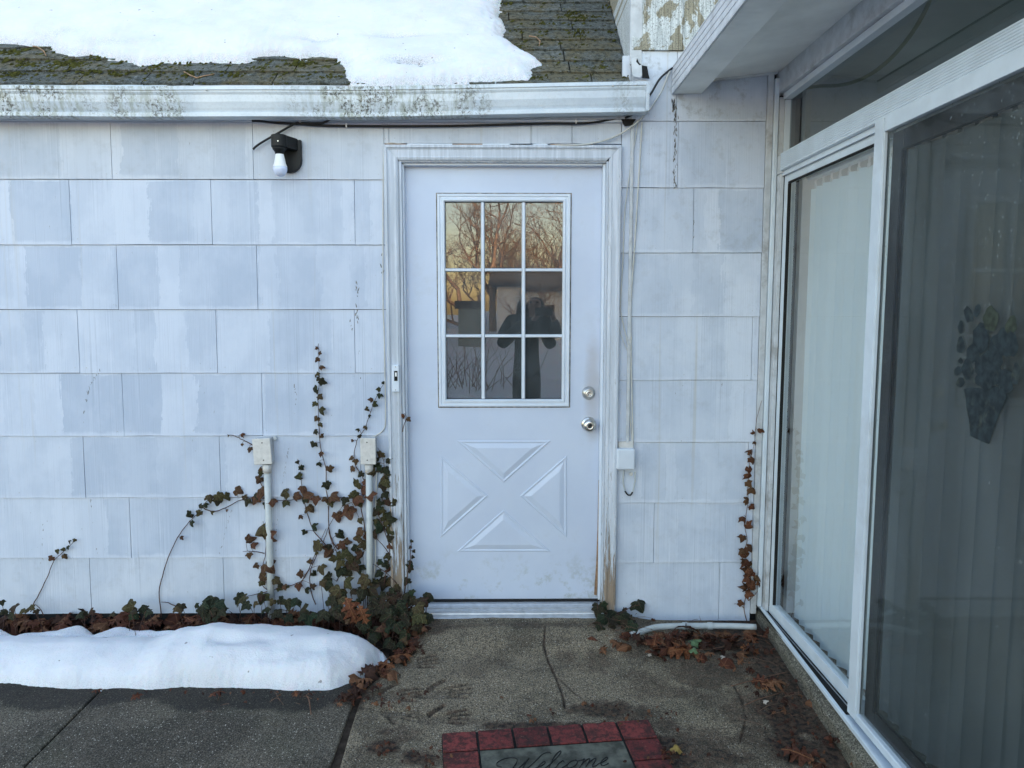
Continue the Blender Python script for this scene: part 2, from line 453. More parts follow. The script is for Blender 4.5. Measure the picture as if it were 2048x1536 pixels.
def door_mat():
    t = NT('painted_steel_door'); p = t.pos(); x, y, z = t.sep(p)
    k = t.noise(p, 3.0, 4, .6)
    c = t.mix(t.ss(k, .35, .65), (.535, .60, .73), (.575, .64, .765))
    # hand grime beside the knob and scuffs at the foot
    dx = t.m_('DIVIDE', t.m_('SUBTRACT', x, .41), .05); dz = t.m_('DIVIDE', t.m_('SUBTRACT', z, 1.12), .30)
    rr = t.m_('ADD', t.m_('MULTIPLY', dx, dx), t.m_('MULTIPLY', dz, dz))
    c = t.mix(t.m_('MULTIPLY', t.ss(t.m_('ADD', rr, t.m_('MULTIPLY', t.noise(p, 14, 4), .8)), 1.5, .2), .55), c, (.36, .32, .29))
    lo = t.m_('MULTIPLY', t.ss(z, .42, .12), t.ss(t.noise(p, 11, 6, .75), .5, .68))
    c = t.mix(t.m_('MULTIPLY', lo, .75), c, (.33, .36, .34))
    scf = t.ss(t.noise(t.comb(t.m_('MULTIPLY', x, 14.0), 0.0, t.m_('MULTIPLY', z, 60.0)), 1.0, 3, .7), .74, .78)
    c = t.mix(t.m_('MULTIPLY', scf, .5), c, (.40, .43, .48))
    c = t.mix(t.m_('MULTIPLY', t.ss(t.noise(p, 6, 5, .7), .55, .75), .22), c, (.42, .45, .50))
    sp = t.ss(t.noise(p, 42, 3, .5), .76, .78)
    c = t.mix(t.m_('MULTIPLY', sp, .5), c, (.3, .3, .32))
    nb = t.bump(t.noise(p, 130, 3), .0006, .4); nb = t.bump(t.noise(p, 3, 2), .006, .25, nb)
    return t.bsdf(c, .38, 0, nb, .45)
M['door'] = door_mat()
def snow_mat():
    t = NT('old_snow'); p = t.pos()
    k = t.noise(p, 4, 5, .6); g = t.noise(p, 140, 3, .7)
    c = t.mix(t.ss(k, .3, .7), (.69, .695, .725), (.77, .77, .795))
    at = t.n('Attribute', attribute_name='dirt'); d = at.outputs['Fac']
    sp = t.m_('MULTIPLY', t.ss(t.noise(p, 230, 3, .8), .48, .58), d, clamp=True)
    c = t.mix(t.m_('MULTIPLY', sp, .8), c, (.16, .16, .18))
    spk = t.ss(t.noise(p, 38, 2, .4), .755, .765)
    c = t.mix(t.m_('MULTIPLY', spk, .6), c, (.12, .09, .07))
    nb = t.bump(g, .003, .8); nb = t.bump(t.noise(p, 40, 5, .7), .004, .4, nb)
    return t.bsdf(c, .75, 0, nb, .3, Subsurface_Weight=.25, Subsurface_Scale=.02)
M['snow'] = snow_mat()
def roof_mat():
    t = NT('mossy_asphalt_shingle'); p = t.pos()
    ri = t.n('ObjectInfo').outputs['Random']
    gr = t.noise(p, 260, 3, .8)
    c = t.mix(ri, (.11, .12, .112), (.215, .22, .195))
    c = t.mix(t.m_('MULTIPLY', t.ss(gr, .35, .65), .6), t.mix(.6, c, (.015, .018, .018)), t.mix(.35, c, (.35, .37, .35)))
    ol = t.ss(t.noise(p, 5, 6, .7, .5), .44, .60)
    c = t.mix(t.m_('MULTIPLY', ol, .8), c, (.125, .105, .060))
    dk = t.ss(t.noise(p, 42, 6, .8), .48, .58)
    c = t.mix(t.m_('MULTIPLY', dk, .8), c, (.022, .024, .016))
    li = t.ss(t.noise(p, 55, 5, .8), .58, .66)
    c = t.mix(t.m_('MULTIPLY', li, .5), c, (.36, .40, .42))
    nb = t.bump(gr, .003, .8); nb = t.bump(t.noise(p, 30, 4), .01, .5, nb)
    return t.bsdf(c, .9, 0, nb, .2)
M['roof'] = roof_mat()
M['moss'] = simple('cushion_moss', (.055, .055, .014), .95, 0, .5, 60, 1.0, .1, .5, (.03,.03,.012))
def gutter_mat():
    t = NT('stained_gutter_enamel'); p = t.pos(); x, y, z = t.sep(p)
    c = t.mix(t.ss(t.noise(p, 5, 4), .3, .7), (.54, .60, .66), (.66, .71, .75))
    pt = t.ss(t.noise(t.comb(t.m_('MULTIPLY', x, 1.7), 0.0, 7.3), 1.0, 3, .6), .46, .60)
    alg = t.m_('MULTIPLY', t.ss(t.noise(t.comb(t.m_('MULTIPLY', x, 45.0), y, t.m_('MULTIPLY', z, 14.0)), 1.0, 5, .75), .42, .62), pt)
    c = t.mix(t.m_('MULTIPLY', alg, .75), c, (.25, .27, .20))
    blk = t.m_('MULTIPLY', t.ss(t.noise(p, 80, 5, .8), .50, .56), t.m_('ADD', .08, t.m_('MULTIPLY', pt, t.ss(t.noise(p, 12, 3), .42, .58))), clamp=True)
    c = t.mix(t.m_('MULTIPLY', blk, .9), c, (.06, .055, .04))
    nb = t.bump(t.noise(p, 90, 3), .0008, .3)
    return t.bsdf(c, .35, 0, nb, .5)
M['gutter'] = gutter_mat()
def mold_mat():
    t = NT('mildewed_old_paint'); p = t.pos(); x, y, z = t.sep(p)
    st = t.noise(t.comb(t.m_('MULTIPLY', x, 160.0), t.m_('MULTIPLY', y, 160.0), t.m_('MULTIPLY', z, 5.0)), 1.0, 2, .6)
    c = t.mix(t.ss(st, .35, .65), (.40, .43, .43), (.66, .69, .69))
    bare = t.ss(t.noise(t.comb(t.m_('MULTIPLY', x, 11.0), 0.0, t.m_('MULTIPLY', z, 6.0)), 1.0, 5, .62, .4), .50, .53)
    wood = t.mix(t.ss(st, .3, .7), (.20, .18, .13), (.36, .33, .25))
    c = t.mix(bare, c, wood)
    sp = t.ss(t.noise(p, 170, 4, .8), .53, .60)
    c = t.mix(t.m_('MULTIPLY', sp, .8), c, (.10, .10, .09))
    nb = t.bump(st, .002, .5); nb = t.bump(bare, .0015, -.6, nb)
    return t.bsdf(c, .75, 0, nb, .2)
M['mold'] = mold_mat()
M['kerb'] = concrete_mat('kerb_concrete', (.12, .11, .085), (.20, .185, .145), None, False)
M['stoop'] = concrete_mat('stoop_concrete', (.138, .108, .073), (.325, .255, .170))
M['walk'] = concrete_mat('walkway_concrete', (.068, .056, .042), (.155, .127, .093), wetY=-.72)
def brick_mat():
    t = NT('red_mat_brick'); p = t.pos(); ri = t.n('ObjectInfo').outputs['Random']
    c = t.mix(ri, (.13, .028, .028), (.27, .055, .050))
    c = t.mix(t.m_('MULTIPLY', t.ss(t.noise(p, 34, 6, .8), .38, .60), .85), c, (.030, .022, .020))
    c = t.mix(t.m_('MULTIPLY', t.ss(t.noise(p, 60, 4, .7), .60, .70), .45), c, (.30, .12, .10))
    return t.bsdf(c, .8, 0, t.bump(t.noise(p, 120, 4), .003, .7), .2)
M['brick'] = brick_mat()
M['matstone'] = simple('grey_green_mat_panel', (.105, .105, .085), .85, 0, .45, 22, .8, .2, .7, (.04,.042,.038))
M['script'] = simple('dark_script', (.018, .018, .018), .8)
M['matbase'] = simple('black_mat_rubber', (.015, .013, .012), .9, 0, .4, 30, .5)
M['glass_door'] = glass_mat('door_pane_glass', 2.0, (.30, .32, .33), 0, None, .085)
M['glass_l'] = glass_mat('sliding_glass', 1.62, (.93, .97, .98), 0)
M['glass_r'] = glass_mat('screened_glass', 1.22, (.88, .92, .92), .04, (.35, .085))
M['glass_t'] = glass_mat('transom_glass', 1.85, (.25, .33, .35), 0)
def screen_mat():
    t = NT('insect_screen_mesh')
    tr = t.n('BsdfTransparent'); tr.inputs[0].default_value = (.95, .97, .98, 1)
    df = t.n('BsdfDiffuse'); df.inputs[0].default_value = (.045, .052, .053, 1)
    mx = t.n('MixShader'); mx.inputs[0].default_value = .82
    t.t.links.new(tr.outputs[0], mx.inputs[1]); t.t.links.new(df.outputs[0], mx.inputs[2]); t.t.links.new(mx.outputs[0], t.out.inputs[0])
    return t.m
M['screen'] = screen_mat()
M['ivy'] = leaf_mat('ivy_leaf_green', [(.040, .040, .013), (.065, .052, .020), (.075, .046, .022), (.030, .034, .013)], (.17, .16, .07))
M['ivy_b'] = leaf_mat('ivy_leaf_bronze', [(.085, .040, .022), (.115, .046, .028), (.080, .05, .022), (.06, .024, .015)], (.20, .14, .06))
M['ivy_k'] = leaf_mat('ivy_leaf_dark', [(.014, .018, .008), (.022, .024, .010), (.034, .020, .011), (.016, .030, .013), (.050, .022, .014)], (.085, .095, .045))
M['dead'] = leaf_mat('dead_ivy_leaf', [(.10, .040, .024), (.15, .062, .032), (.07, .034, .020), (.14, .08, .04)], (.20, .10, .05), 1)
M['oak'] = leaf_mat('fallen_oak_leaf', [(.10, .036, .020), (.17, .065, .03), (.12, .042, .025), (.07, .030, .020), (.22, .10, .05)], (.28, .13, .06), 1)

# ------------------------------------------------------------------ ground
g = MB(); g.add([(-60,-90,-.02),(60,-90,-.02),(60,6,-.02),(-60,6,-.02)], [(0,1,2,3)])
tag(obj('ground', g, M['soil']), kind='structure', label='dark bare soil under and around the paving')
# snow covered yard beyond the patio, seen in the door panes
xs = np.linspace(-40, 40, 161); ys = np.linspace(-80, -4.6, 121)
XX, YY = np.meshgrid(xs, ys, indexing='ij')
ZZ = np.array([[0.05+.10*vnoise(a, b, .35)+.02*vnoise(a, b, 1.4) for b in ys] for a in xs]) + sstep(-12, -40, YY)*0.8
o = obj('snow_ground', gridmesh('snow_ground', xs, ys, ZZ), M['snow']); tag(o, kind='structure', label='snow covered back yard beyond the patio')

def gzv(X, Y): return gz(X, Y)
# marks pressed into the wet concrete
def capsule(X, Y, a, b, r):
    ax, ay = a; bx, by = b; dx, dy = bx-ax, by-ay; L = dx*dx+dy*dy+1e-9
    tt = np.clip(((X-ax)*dx+(Y-ay)*dy)/L, 0, 1)
    return np.hypot(X-ax-tt*dx, Y-ay-tt*dy)-r
def poly_d(X, Y, pts, r):
    d = np.full_like(X, 9.0)
    for a, b in zip(pts[:-1], pts[1:]): d = np.minimum(d, capsule(X, Y, a, b, r))
    return d
xs = np.arange(-.64, 1.30, .0055); ys = np.arange(-1.42, .01, .0055)
XX, YY = np.meshgrid(xs, ys, indexing='ij')
lo = np.array([[vnoise(a, b, 4.0, 1.7) for b in ys[::6]] for a in xs[::6]])
def up(a, shape):
    ix = np.linspace(0, a.shape[0]-1, shape[0]); iy = np.linspace(0, a.shape[1]-1, shape[1])
    i0 = np.clip(ix.astype(int), 0, a.shape[0]-2); j0 = np.clip(iy.astype(int), 0, a.shape[1]-2); fx = (ix-i0)[:, None]; fy = (iy-j0)[None, :]
    A = a[i0][:, j0]; B = a[i0+1][:, j0]; C_ = a[i0][:, j0+1]; D = a[i0+1][:, j0+1]
    return A*(1-fx)*(1-fy)+B*fx*(1-fy)+C_*(1-fx)*fy+D*fx*fy
LO = up(lo, XX.shape)
hi = np.array([[vnoise(a, b, 26.0, 4.1) for b in ys[::2]] for a in xs[::2]]); HI = up(hi, XX.shape)
Z = gz(XX, YY)+LO*.004+HI*.0012
dirt = np.zeros_like(Z)
def press(d, depth, soft, dd, ds=.008):
    global Z, dirt
    Z = Z-depth*(1-sstep(-soft, soft*.6, d)); dirt = np.maximum(dirt, dd*(1-sstep(-ds*.3, ds, d)))
def hand(u, v, du, dv, s=1.0, flip=1, dd=.5):
    c = PG(u, v)[:2]; e = PG(u+du, v+dv)[:2]; f = (e-c)/np.linalg.norm(e-c); p = np.array([-f[1], f[0]])*flip
    q = lambda a, b: tuple(c+f*a*s+p*b*s)
    press(capsule(XX, YY, q(-.035, 0), q(.025, 0), .034*s), .008, .008, dd*.6)
    for off, l0, l1, ang in ((-.033, .05, .105, -.14), (-.011, .055, .125, -.04), (.011, .055, .130, .05), (.032, .05, .118, .14)):
        press(capsule(XX, YY, q(l0, off), q(l1, off+ang*.09), .0072*s), .009, .004, min(1, dd*1.5))
    press(capsule(XX, YY, q(-.025, .035), q(.03, .085), .009*s), .009, .004, min(1, dd*1.5))
hand(815, 1328, 60, -6, 1.0, 1, .46)
hand(775, 1390, 60, -2, 1.0, 1, .5)
hand(872, 1385, 60, -4, 1.05, 1, .42)
hand(872, 1437, 60, -4, .95, 1, .55)
hand(790, 1425, 45, 5, .75, -1, .38)
def pg2(l): return [tuple(PG(a, b)[:2]) for a, b in l]
press(poly_d(XX, YY, pg2([(1090,1252),(1088,1290),(1098,1325),(1110,1350),(1120,1375),(1128,1400),(1130,1418)]), .0025)+HI*.002, .012, .004, .95, .007)
press(poly_d(XX, YY, pg2([(1112,1352),(1140,1378),(1168,1402),(1195,1420),(1215,1432)]), .0015)+HI*.003, .006, .003, .8, .007)
press(poly_d(XX, YY, pg2([(1325,1455),(1400,1459),(1470,1456)]), .0012)+HI*.002, .004, .003, .7, .005)
press(poly_d(XX, YY, pg2([(1468,1372),(1480,1390),(1488,1410),(1491,1440),(1486,1462),(1481,1485)]), .003)+HI*.003, .006, .003, .9, .007)
press(poly_d(XX, YY, pg2([(1490,1408),(1530,1392),(1560,1380)]), .001)+HI*.002, .003, .003, .7, .004)
press(poly_d(XX, YY, pg2([(860,1243),(1210,1243)]), .002), .004, .004, .35, .02)
# litter-stained patches
def blot(u, v, ru, rv, amt, k=1.0):
    global dirt
    c = PG(u, v); e = PG(u+ru, v); w = PG(u, v+rv)
    a = np.hypot((XX-c[0])/max(abs(e[0]-c[0]), .01), (YY-c[1])/max(abs(w[1]-c[1]), .01))+HI*.55*k+LO*.8
    dirt = np.maximum(dirt, amt*(1-sstep(.45, 1.15, a)))
for b in ((770,1494,34,14,.95),(775,1462,20,6,.7),(850,1515,44,26,.95),(905,1425,20,12,.5),(1190,1420,110,20,.85),(1260,1430,60,14,.6),(1205,1320,45,25,.55),(1130,1310,30,18,.35),
          (1390,1350,110,40,.6),(1480,1290,150,40,.9),(1540,1340,60,50,.85),(1580,1430,60,60,.95),(1600,1510,90,60,.98),(1460,1520,90,30,.75),(1330,1500,40,30,.9),(1270,1300,40,40,.5),(1420,1400,60,22,.35),
          (1100,1450,200,8,.9),(1345,1530,50,30,.9),(710,1330,60,50,.9),(700,1395,30,30,.9),(860,1250,40,14,.7),(795,1290,50,30,.8),(1050,1250,190,7,.5),(930,1445,60,12,.45),(1330,1450,30,14,.6),(1500,1480,30,30,.4)):
    blot(*b)
for b in ((1440,1330,170,60,.62),(1330,1380,90,30,.45),(1500,1420,80,40,.62),(1420,1480,80,24,.5),(1290,1360,50,30,.4),(820,1470,40,20,.5),(960,1330,60,20,.25)): blot(*b)
# the slab's left edge and the bed of soil under the right wall
edge = pg2([(855,1236),(820,1290),(775,1335),(722,1383),(700,1450),(675,1536),(655,1600)])
ex = np.interp(-ys, [-e[1] for e in edge], [e[0] for e in edge])
dl = XX-ex[None, :]
Z = Z-.03*(1-sstep(-.004, .010, dl)); dirt = np.maximum(dirt, .9*(1-sstep(-.01, .012, dl+HI*.004)))
l2 = pg2([(738,1455),(722,1500),(708,1536)]); press(poly_d(XX, YY, l2, .001)+HI*.003, .004, .004, .45, .006)
bed = sstep(-.30, -.20, YY+LO*.10-.25*(1-sstep(.95, 1.15, XX)))*sstep(.60, .66, XX)
dirt = np.maximum(dirt, .97*bed); Z = Z-.006*bed
wall_side = sstep(1.02, 1.12, XX+LO*.12+HI*.03); dirt = np.maximum(dirt, .92*wall_side)
stoop = obj('concrete_stoop', gridmesh('concrete_stoop', xs, ys, Z, dl > -.02, {'dirt': dirt}), M['stoop'])
tag(stoop, kind='structure', label='speckled concrete slab in front of the door with pressed handprints and cracks')
# walkway slabs on the left, parted by a joint
def slab(name, poly, ztop):
    mb = MB(); n = len(poly)
    mb.prism([(p[0], p[1]) for p in poly], 2, ztop-.06, ztop)
    return mb
walk = thing('walkway', (-1.3, -1, 0), None, None, kind='structure')
walk['label'] = 'dark speckled concrete walkway along the house'
def wz(y): return .028+.03*(y+.1)
def slabq(x0, x1, x2, x3, y0, y1):   # x0,x1 at y0 ; x3,x2 at y1
    mb = MB(); v = []
    for z in (-.07, 0):
        for x, y in ((x0, y0), (x1, y0), (x2, y1), (x3, y1)): v.append((x, y, wz(y)+z))
    mb.add(v, [(0,3,2,1),(4,5,6,7),(0,1,5,4),(1,2,6,5),(2,3,7,6),(3,0,4,7)])
    return mb
jx0 = PG(190, 1385)[0]; jx1 = PG(55, 1536)[0]
jx = (jx0+jx1)/2
e0, e1, e2 = edge[3][0], edge[5][0], edge[6][0]
obj('concrete_slab', slabq(-3.4, jx-.004, jx-.004, -3.4, -1.5, -.24), M['walk'], walk, .006)
obj('concrete_slab', slabq(jx+.004, -.575, -.58, jx+.004, -1.5, -.24), M['walk'], walk, .006)
jf = slabq(-.60, -.50, -.50, -.60, -1.5, -.3); jf.v = [(a, b, c-.010) for a, b, c in jf.v]; obj('joint_filler', jf, M['soil'], walk)
# concrete under the photographer, outside the frame
pt = MB(); pt.box((-3.4, -4.7, -.12), (1.4, -1.51, -.022))
tag(obj('patio', pt, M['walk'], None, .005), kind='structure', label='plain concrete patio behind the walkway')

# ------------------------------------------------------------------ house walls
wall = thing('house_wall', (0, 0, 0), 'pale blue-white painted wall of wide combed siding shingles around the back door', 'wall')
sh = MB()
sh.box((-3.4, .02, -.05), (-.535, .10, 2.42)); sh.box((.515, .02, -.05), (1.7, .10, 2.42)); sh.box((.602, .02, 2.42), (1.7, .10, 3.9)); sh.box((-.535, .02, 2.23), (.535, .10, 2.42))
obj('sheathing', sh, M['void'], wall)
LC = [2.312, 2.065, 1.779, 1.491, 1.203, .914, .625, .339, .070]   # course bottoms, left of the door
RC = [2.321, 2.032, 1.745, 1.459, 1.169, .880, .594, .308, .017]
NAILS = []
def shingle(x0, x1, z0, z1, m, proud=.0):
    mb = MB(); z0 += .0008; yb = -.0075-proud+random.uniform(-.0008, .0008); yt = -.002
    j = .0011
    x0 += j; x1 -= j; w = random.uniform(-.0012, .0012)
    k = 7; bt = []
    for q in range(k):
        f = q/(k-1); bt.append((x0+(x1-x0)*f, yb+random.uniform(-.0012, .0004), z0+w*f+random.uniform(-.0008, .0010)))
    fr_ = bt+[(x1, yt, z1), (x0, yt, z1)]; bk_ = [(a, .019, c) for a, b, c in fr_]; n = len(fr_)
    mb.add(fr_+bk_, [tuple(range(n)), tuple(range(2*n-1, n-1, -1))]+[(i, (i+1) % n, n+(i+1) % n, n+i) for i in range(n)])
    NAILS.extend([(x0+(x1-x0)*f+random.uniform(-.008, .008), z0+.022+random.uniform(-.004, .004), yb+(.022/(z1-z0))*(yt-yb)) for f in ((.04, .5, .96) if x1-x0 > .4 else (.5,))] if m is not M['mold'] else [])
    return obj('siding_shingle', mb, m, wall)
LJ = [[-52, 224, 507, 779], [-130, 142, 424, 710], [-45, 236, 515, 790], [-120, 158, 434, 710], [-30, 247, 525, 800], [-100, 170, 441, 722], [-15, 262, 541, 800], [-85, 183, 449, 728]]
LP = [[(-999,.5),(0,.35),(145,.85),(262,.12),(372,.5),(440,.35),(505,.75),(620,.6),(700,.8),(800,.6),(1000,.7)],
      [(-999,.9),(-60,.3),(-10,.95),(40,.08),(160,.65),(240,.95),(308,.2),(400,.45),(470,.3),(525,.9),(548,.4),(640,.55),(688,.9),(712,.5),(740,.9)],
      [(-999,.3),(-20,.6),(30,.8),(60,.06),(172,.55),(235,.25),(320,.8),(365,.3),(440,.2),(520,.65),(560,.3),(640,.6),(700,.4),(730,.75)],
      [(-999,.2),(0,.6),(50,.3),(90,.85),(190,.7),(268,.4),(312,.95),(372,.5),(436,.8),(540,.35),(610,.5),(660,.8),(710,.9)],
      [(-999,.9),(0,.7),(60,.95),(118,.06),(318,.8),(385,.15),(440,.4),(480,.6),(525,.25),(640,.6),(700,.3)],
      [(-999,.4),(0,.6),(80,.7),(132,.12),(300,.35),(390,.2),(442,.6),(560,.4),(640,.7),(722,.55)],
      [(-999,.7),(80,.9),(160,.75),(190,.2),(262,.12),(390,.4),(470,.6),(541,.35),(660,.5)],
      [(-999,.5),(183,.7),(300,.4),(449,.65),(560,.5),(728,.6)]]
tints = [.93, .98, .98, .98, .98, .97, .96, .94]; warms = [.07, 0, -.02, -.02, -.02, .0, .02, .06]
for i in range(8):
    zt, zb = LC[i]+.0, LC[i+1]
    m = siding_mat('siding_paint', LP[i], tints[i], warms[i], zb, LC[i]-zb, .12 if i in (0, 7) else 0)
    zmid = (615-(zb-1.5)*1500/3.42)
    jx_ = [-3.38]+[PY(u, 615-((zt+zb)/2-1.5)*440)[0] for u in LJ[i]]
    # further shingles left of the frame
    left = [jx_[1]-.615*k for k in range(1, 3) if jx_[1]-.615*k > -3.3][::-1]
    edges_ = [-3.38]+left+jx_[1:]
    end = -.535
    if i == 0:
        edges_ += [PY(1062, 250)[0], PY(1144, 250)[0], .5165]
        for a, b in zip(edges_[:-1], edges_[1:]):
            z0 = zb if b <= -.53 else (2.222 if a > -.54 else None)
            if z0 is None:
                shingle(a, end, zb, zt, m); shingle(end+.0, b, 2.222, zt, m)
            else: shingle(a, b, z0, zt, m)
    else:
        ed = [e for e in edges_ if e < end-.02]+[end]
        for a, b in zip(ed[:-1], ed[1:]): shingle(a, b, zb, zt-.001, m)
RP = [[(-999,.5),(1262,.6),(1290,.7),(1350,.55),(1400,.3),(1500,.2)],
      [(-999,.6),(1300,.55),(1355,.4),(1440,.5),(1500,.35)],
      [(-999,.5),(1300,.4),(1385,.6),(1400,.95),(1425,.12),(1530,.6)],
      [(-999,.4),(1330,.6),(1380,.35),(1440,.8),(1510,.5)],
      [(-999,.5),(1300,.6),(1400,.4),(1450,.75),(1505,.5)],
      [(-999,.45),(1380,.35),(1430,.5),(1460,.8),(1520,.4)],
      [(-999,.7),(1262,.6),(1282,.25),(1330,.6),(1355,.3),(1400,.45),(1495,.7)],
      [(-999,.4),(1307,.6),(1360,.4),(1440,.35),(1500,.6)],
      [(-999,.5),(1300,.4),(1437,.6)]]
RJ = [[1353], [1355], [1386], [], [1503], [], [1495], [1307], [1437]]
RT = [2.62]+RC[:-1]
CX = 1.158
for i in range(9):
    zt, zb = RT[i], RC[i]
    m = siding_mat('siding_paint', RP[i], 1.06 if i < 2 else 1.08, .03 if i else .10, zb, zt-zb, (.45 if i == 0 else .18 if i in (1, 2) else .10))
    ed = [.5175]+[PY(u, 615-((zt+zb)/2-1.5)*440)[0] for u in RJ[i]]+[CX]
    if i == 0: ed[0] = .556
    for a, b in zip(ed[:-1], ed[1:]): shingle(a, b, zb, zt-.001, m)
# short piece of siding over the top right of the casing
m = siding_mat('siding_paint', [(-999,.5),(1144,.6)], .95, .1, 2.2, .1, .2)
shingle(.5175, .556, 2.33, 2.60, m)
# mildewed shingles higher up
for a, b in ((.556, .778), (.778, 1.16), (1.16, 1.6)): shingle(a, b, 2.62, 2.95, M['mold'], .006)
for a, b in ((.556, .90), (.90, 1.6)): shingle(a, b, 2.951, 3.3, M['mold'], .006)
mb = MB()
for x, z, y in NAILS: mb.lathe([(-.001, .0026), (.0008, .0022), (.0012, .0008)], (x, y, z), (0, -1, 0), 6)
tag(obj('nail_head', mb, M['dirty_white'], wall), kind='stuff')
def ysurf(x, z):
    C_ = LC if x < 0 else RC
    for a, b in zip(C_[:-1], C_[1:]):
        if b <= z <= a: return -.0075+.0055*(z-b)/(a-b)
    return -.008
mb = MB()
for line, dens, sz in (([(205,735),(182,765),(172,800),(165,850)],26,1),([(590,770),(589,865)],14,1.3),([(712,540),(714,595)],9,1.8),([(716,590),(713,645)],8,1.8),([(763,430),(766,560)],12,1.5),([(178,985),(195,1110)],12,.9),([(577,893),(565,965)],16,.8),([(553,1035),(552,1110)],10,.9),([(462,1020),(438,1110)],18,.7),([(1352,245),(1350,376)],34,1.7),([(1345,200),(1352,243)],26,2.2),([(1522,815),(1515,850)],14,1.2),([(718,700),(722,760)],10,1.4),([(1388,430),(1385,500)],6,1),([(545,160+80),(548,300)],5,.8),([(520,1150),(516,1200)],8,1),([(700,640),(706,660)],5,1.3),([(88,1040),(82,1130)],9,.9),([(1500,900),(1494,990)],10,.9)):
    for _ in range(dens):
        f = random.random()*(len(line)-1); i = int(f); f -= i
        u = line[i][0]*(1-f)+line[i+1][0]*f+random.gauss(0, 1.3*sz); v = line[i][1]*(1-f)+line[i+1][1]*f
        p = PY(u, v, -.006); y = ysurf(p[0], p[2])-.0006; hw = random.uniform(.0006, .0016)*sz; hh = random.uniform(.002, .008)*sz; k = random.uniform(-.4, .4)*hh
        mb.add([(p[0]-hw+k, y, p[2]-hh), (p[0]+hw*.6+k, y, p[2]-hh*.8), (p[0]+hw, y, p[2]+hh*.2), (p[0]+hw*.3-k, y, p[2]+hh), (p[0]-hw*.8, y, p[2]+hh*.3)], [(0,1,2,3,4)])
tag(obj('paint_chip', mb, M['chip'], wall, norm=False), kind='stuff')
# corner strip between this wall and the sliding door wall
pbox('corner_trim', (CX+.001, -.016, .06), (1.185, .018, 2.52), M['dirty_white'], wall, .002)
pbox('corner_trim', (1.187, -.028, .10), (1.206, .018, 2.50), M['frame_white'], wall, .003)
# cheek of the upper wall beside the roof slope
ck = thing('cheek_wall', (.55, 1, 2.5), 'narrow weathered side wall rising beside the mossy roof', 'wall')
mb = MB(); mb.box((.552, .021, 2.40), (.60, 2.4, 4.6)); obj('cheek_board', mb, M['mold'], ck)
pbox('corner_board', (.548, -.012, 2.56), (.600, .02, 4.3), M['dirty_white'], ck, .002)
# broken flashing at the end of the eave
fl = thing('torn_flashing', (.57, -.03, 2.48), 'torn white metal flashing with a ragged hole above the gutter end', 'flashing')
mb = MB(); pts = [(1262,118),(1275,112),(1272,124),(1278,131),(1283,130),(1284,150),(1281,156),(1266,153),(1263,140)]
mb.prism([(PY(u, v, -.03)[0], PY(u, v, -.03)[2]) for u, v in pts], 1, -.034, -.030); obj('metal_sheet', mb, M['dirty_white'], fl)
mb = MB(); pts = [(1266,118),(1274,117),(1278,126),(1284,131),(1294,133),(1297,150),(1299,157),(1285,155),(1284,136),(1274,133),(1267,130)]
mb.prism([(PY(u, v, -.024)[0], PY(u, v, -.024)[2]) for u, v in pts], 1, -.027, -.020); obj('ragged_hole', mb, M['void'], fl)
# bottom ledge
ledge = MB().box((-3.38, -.004, .02), (-.54, .018, .068))
obj('foundation_ledge', ledge, M['void'], wall)

# ------------------------------------------------------------------ roof of shingles, drip edge, gutter
RA = math.radians(40); RY0, RZ0 = -.06, 2.452
rd = Vector((0, math.cos(RA), math.sin(RA))); rn = Vector((0, -math.sin(RA), math.cos(RA)))
def PR(u, v, h=0.0):
    d = Vector(ray(u, v)); c = Vector(CAM); o_ = Vector((0, RY0, RZ0))+rn*h
    t_ = (o_-c).dot(rn)/d.dot(rn); q = c+d*t_; return q[0], (q-o_).dot(rd)
def RP_(x, s, h=0.0): return Vector((x, RY0, RZ0))+rd*s+rn*h
roof = thing('house_roof', (0, RY0, RZ0), 'mossy grey shingle roof slope above the back door', 'roof')
mb = MB()
c8 = [RP_(-3.4, 0, -.03), RP_(.55, 0, -.03), RP_(.55, 4.6, -.03), RP_(-3.4, 4.6, -.03), RP_(-3.4, 0, -.008), RP_(.55, 0, -.008), RP_(.55, 4.6, -.008), RP_(-3.4, 4.6, -.008)]
mb.add(c8, [(0,3,2,1),(4,5,6,7),(0,1,5,4),(1,2,6,5),(2,3,7,6),(3,0,4,7)]); obj('roof_deck', mb, M['roof'], roof)
EX = .122
svar = []
for k in range(6):
    w = .30*(1+.0*k); t0, t1 = .004, .0125+.001*random.random()
    mb = MB(); L = EX*1.08
    jl, jr = random.uniform(-.004, .004), random.uniform(-.004, .004)
    segs = 5
    va = []; 
    for q in range(segs+1):
        x = w*q/segs; dz = random.uniform(-.003, .003)
        va += [(x, dz+jl*(1-q/segs)+jr*q/segs, t1+random.uniform(-.001,.0015)), (x, dz+jl*(1-q/segs)+jr*q/segs, 0)]
    top = [(0, L, t0), (w, L, t0)]
    n_ = len(va); fs = [(2*q, 2*q+2, 2*q+3, 2*q+1)[::-1] for q in range(segs)]
    va += top
    fs += [tuple([2*q for q in range(segs+1)]+[n_+1, n_])]
    fs += [(0, 1, n_), (2*segs, n_+1, 2*segs+1)]
    mb.add(va, fs); me = mb.mesh('roof_shingle'); fixn(me); me.materials.append(M['roof']); svar.append(me)
MR = Matrix(((1, 0, 0), (0, rd[1], rn[1]), (0, rd[2], rn[2])))
ptx = [.28, .34, .30, .42, .22, .36, .30]
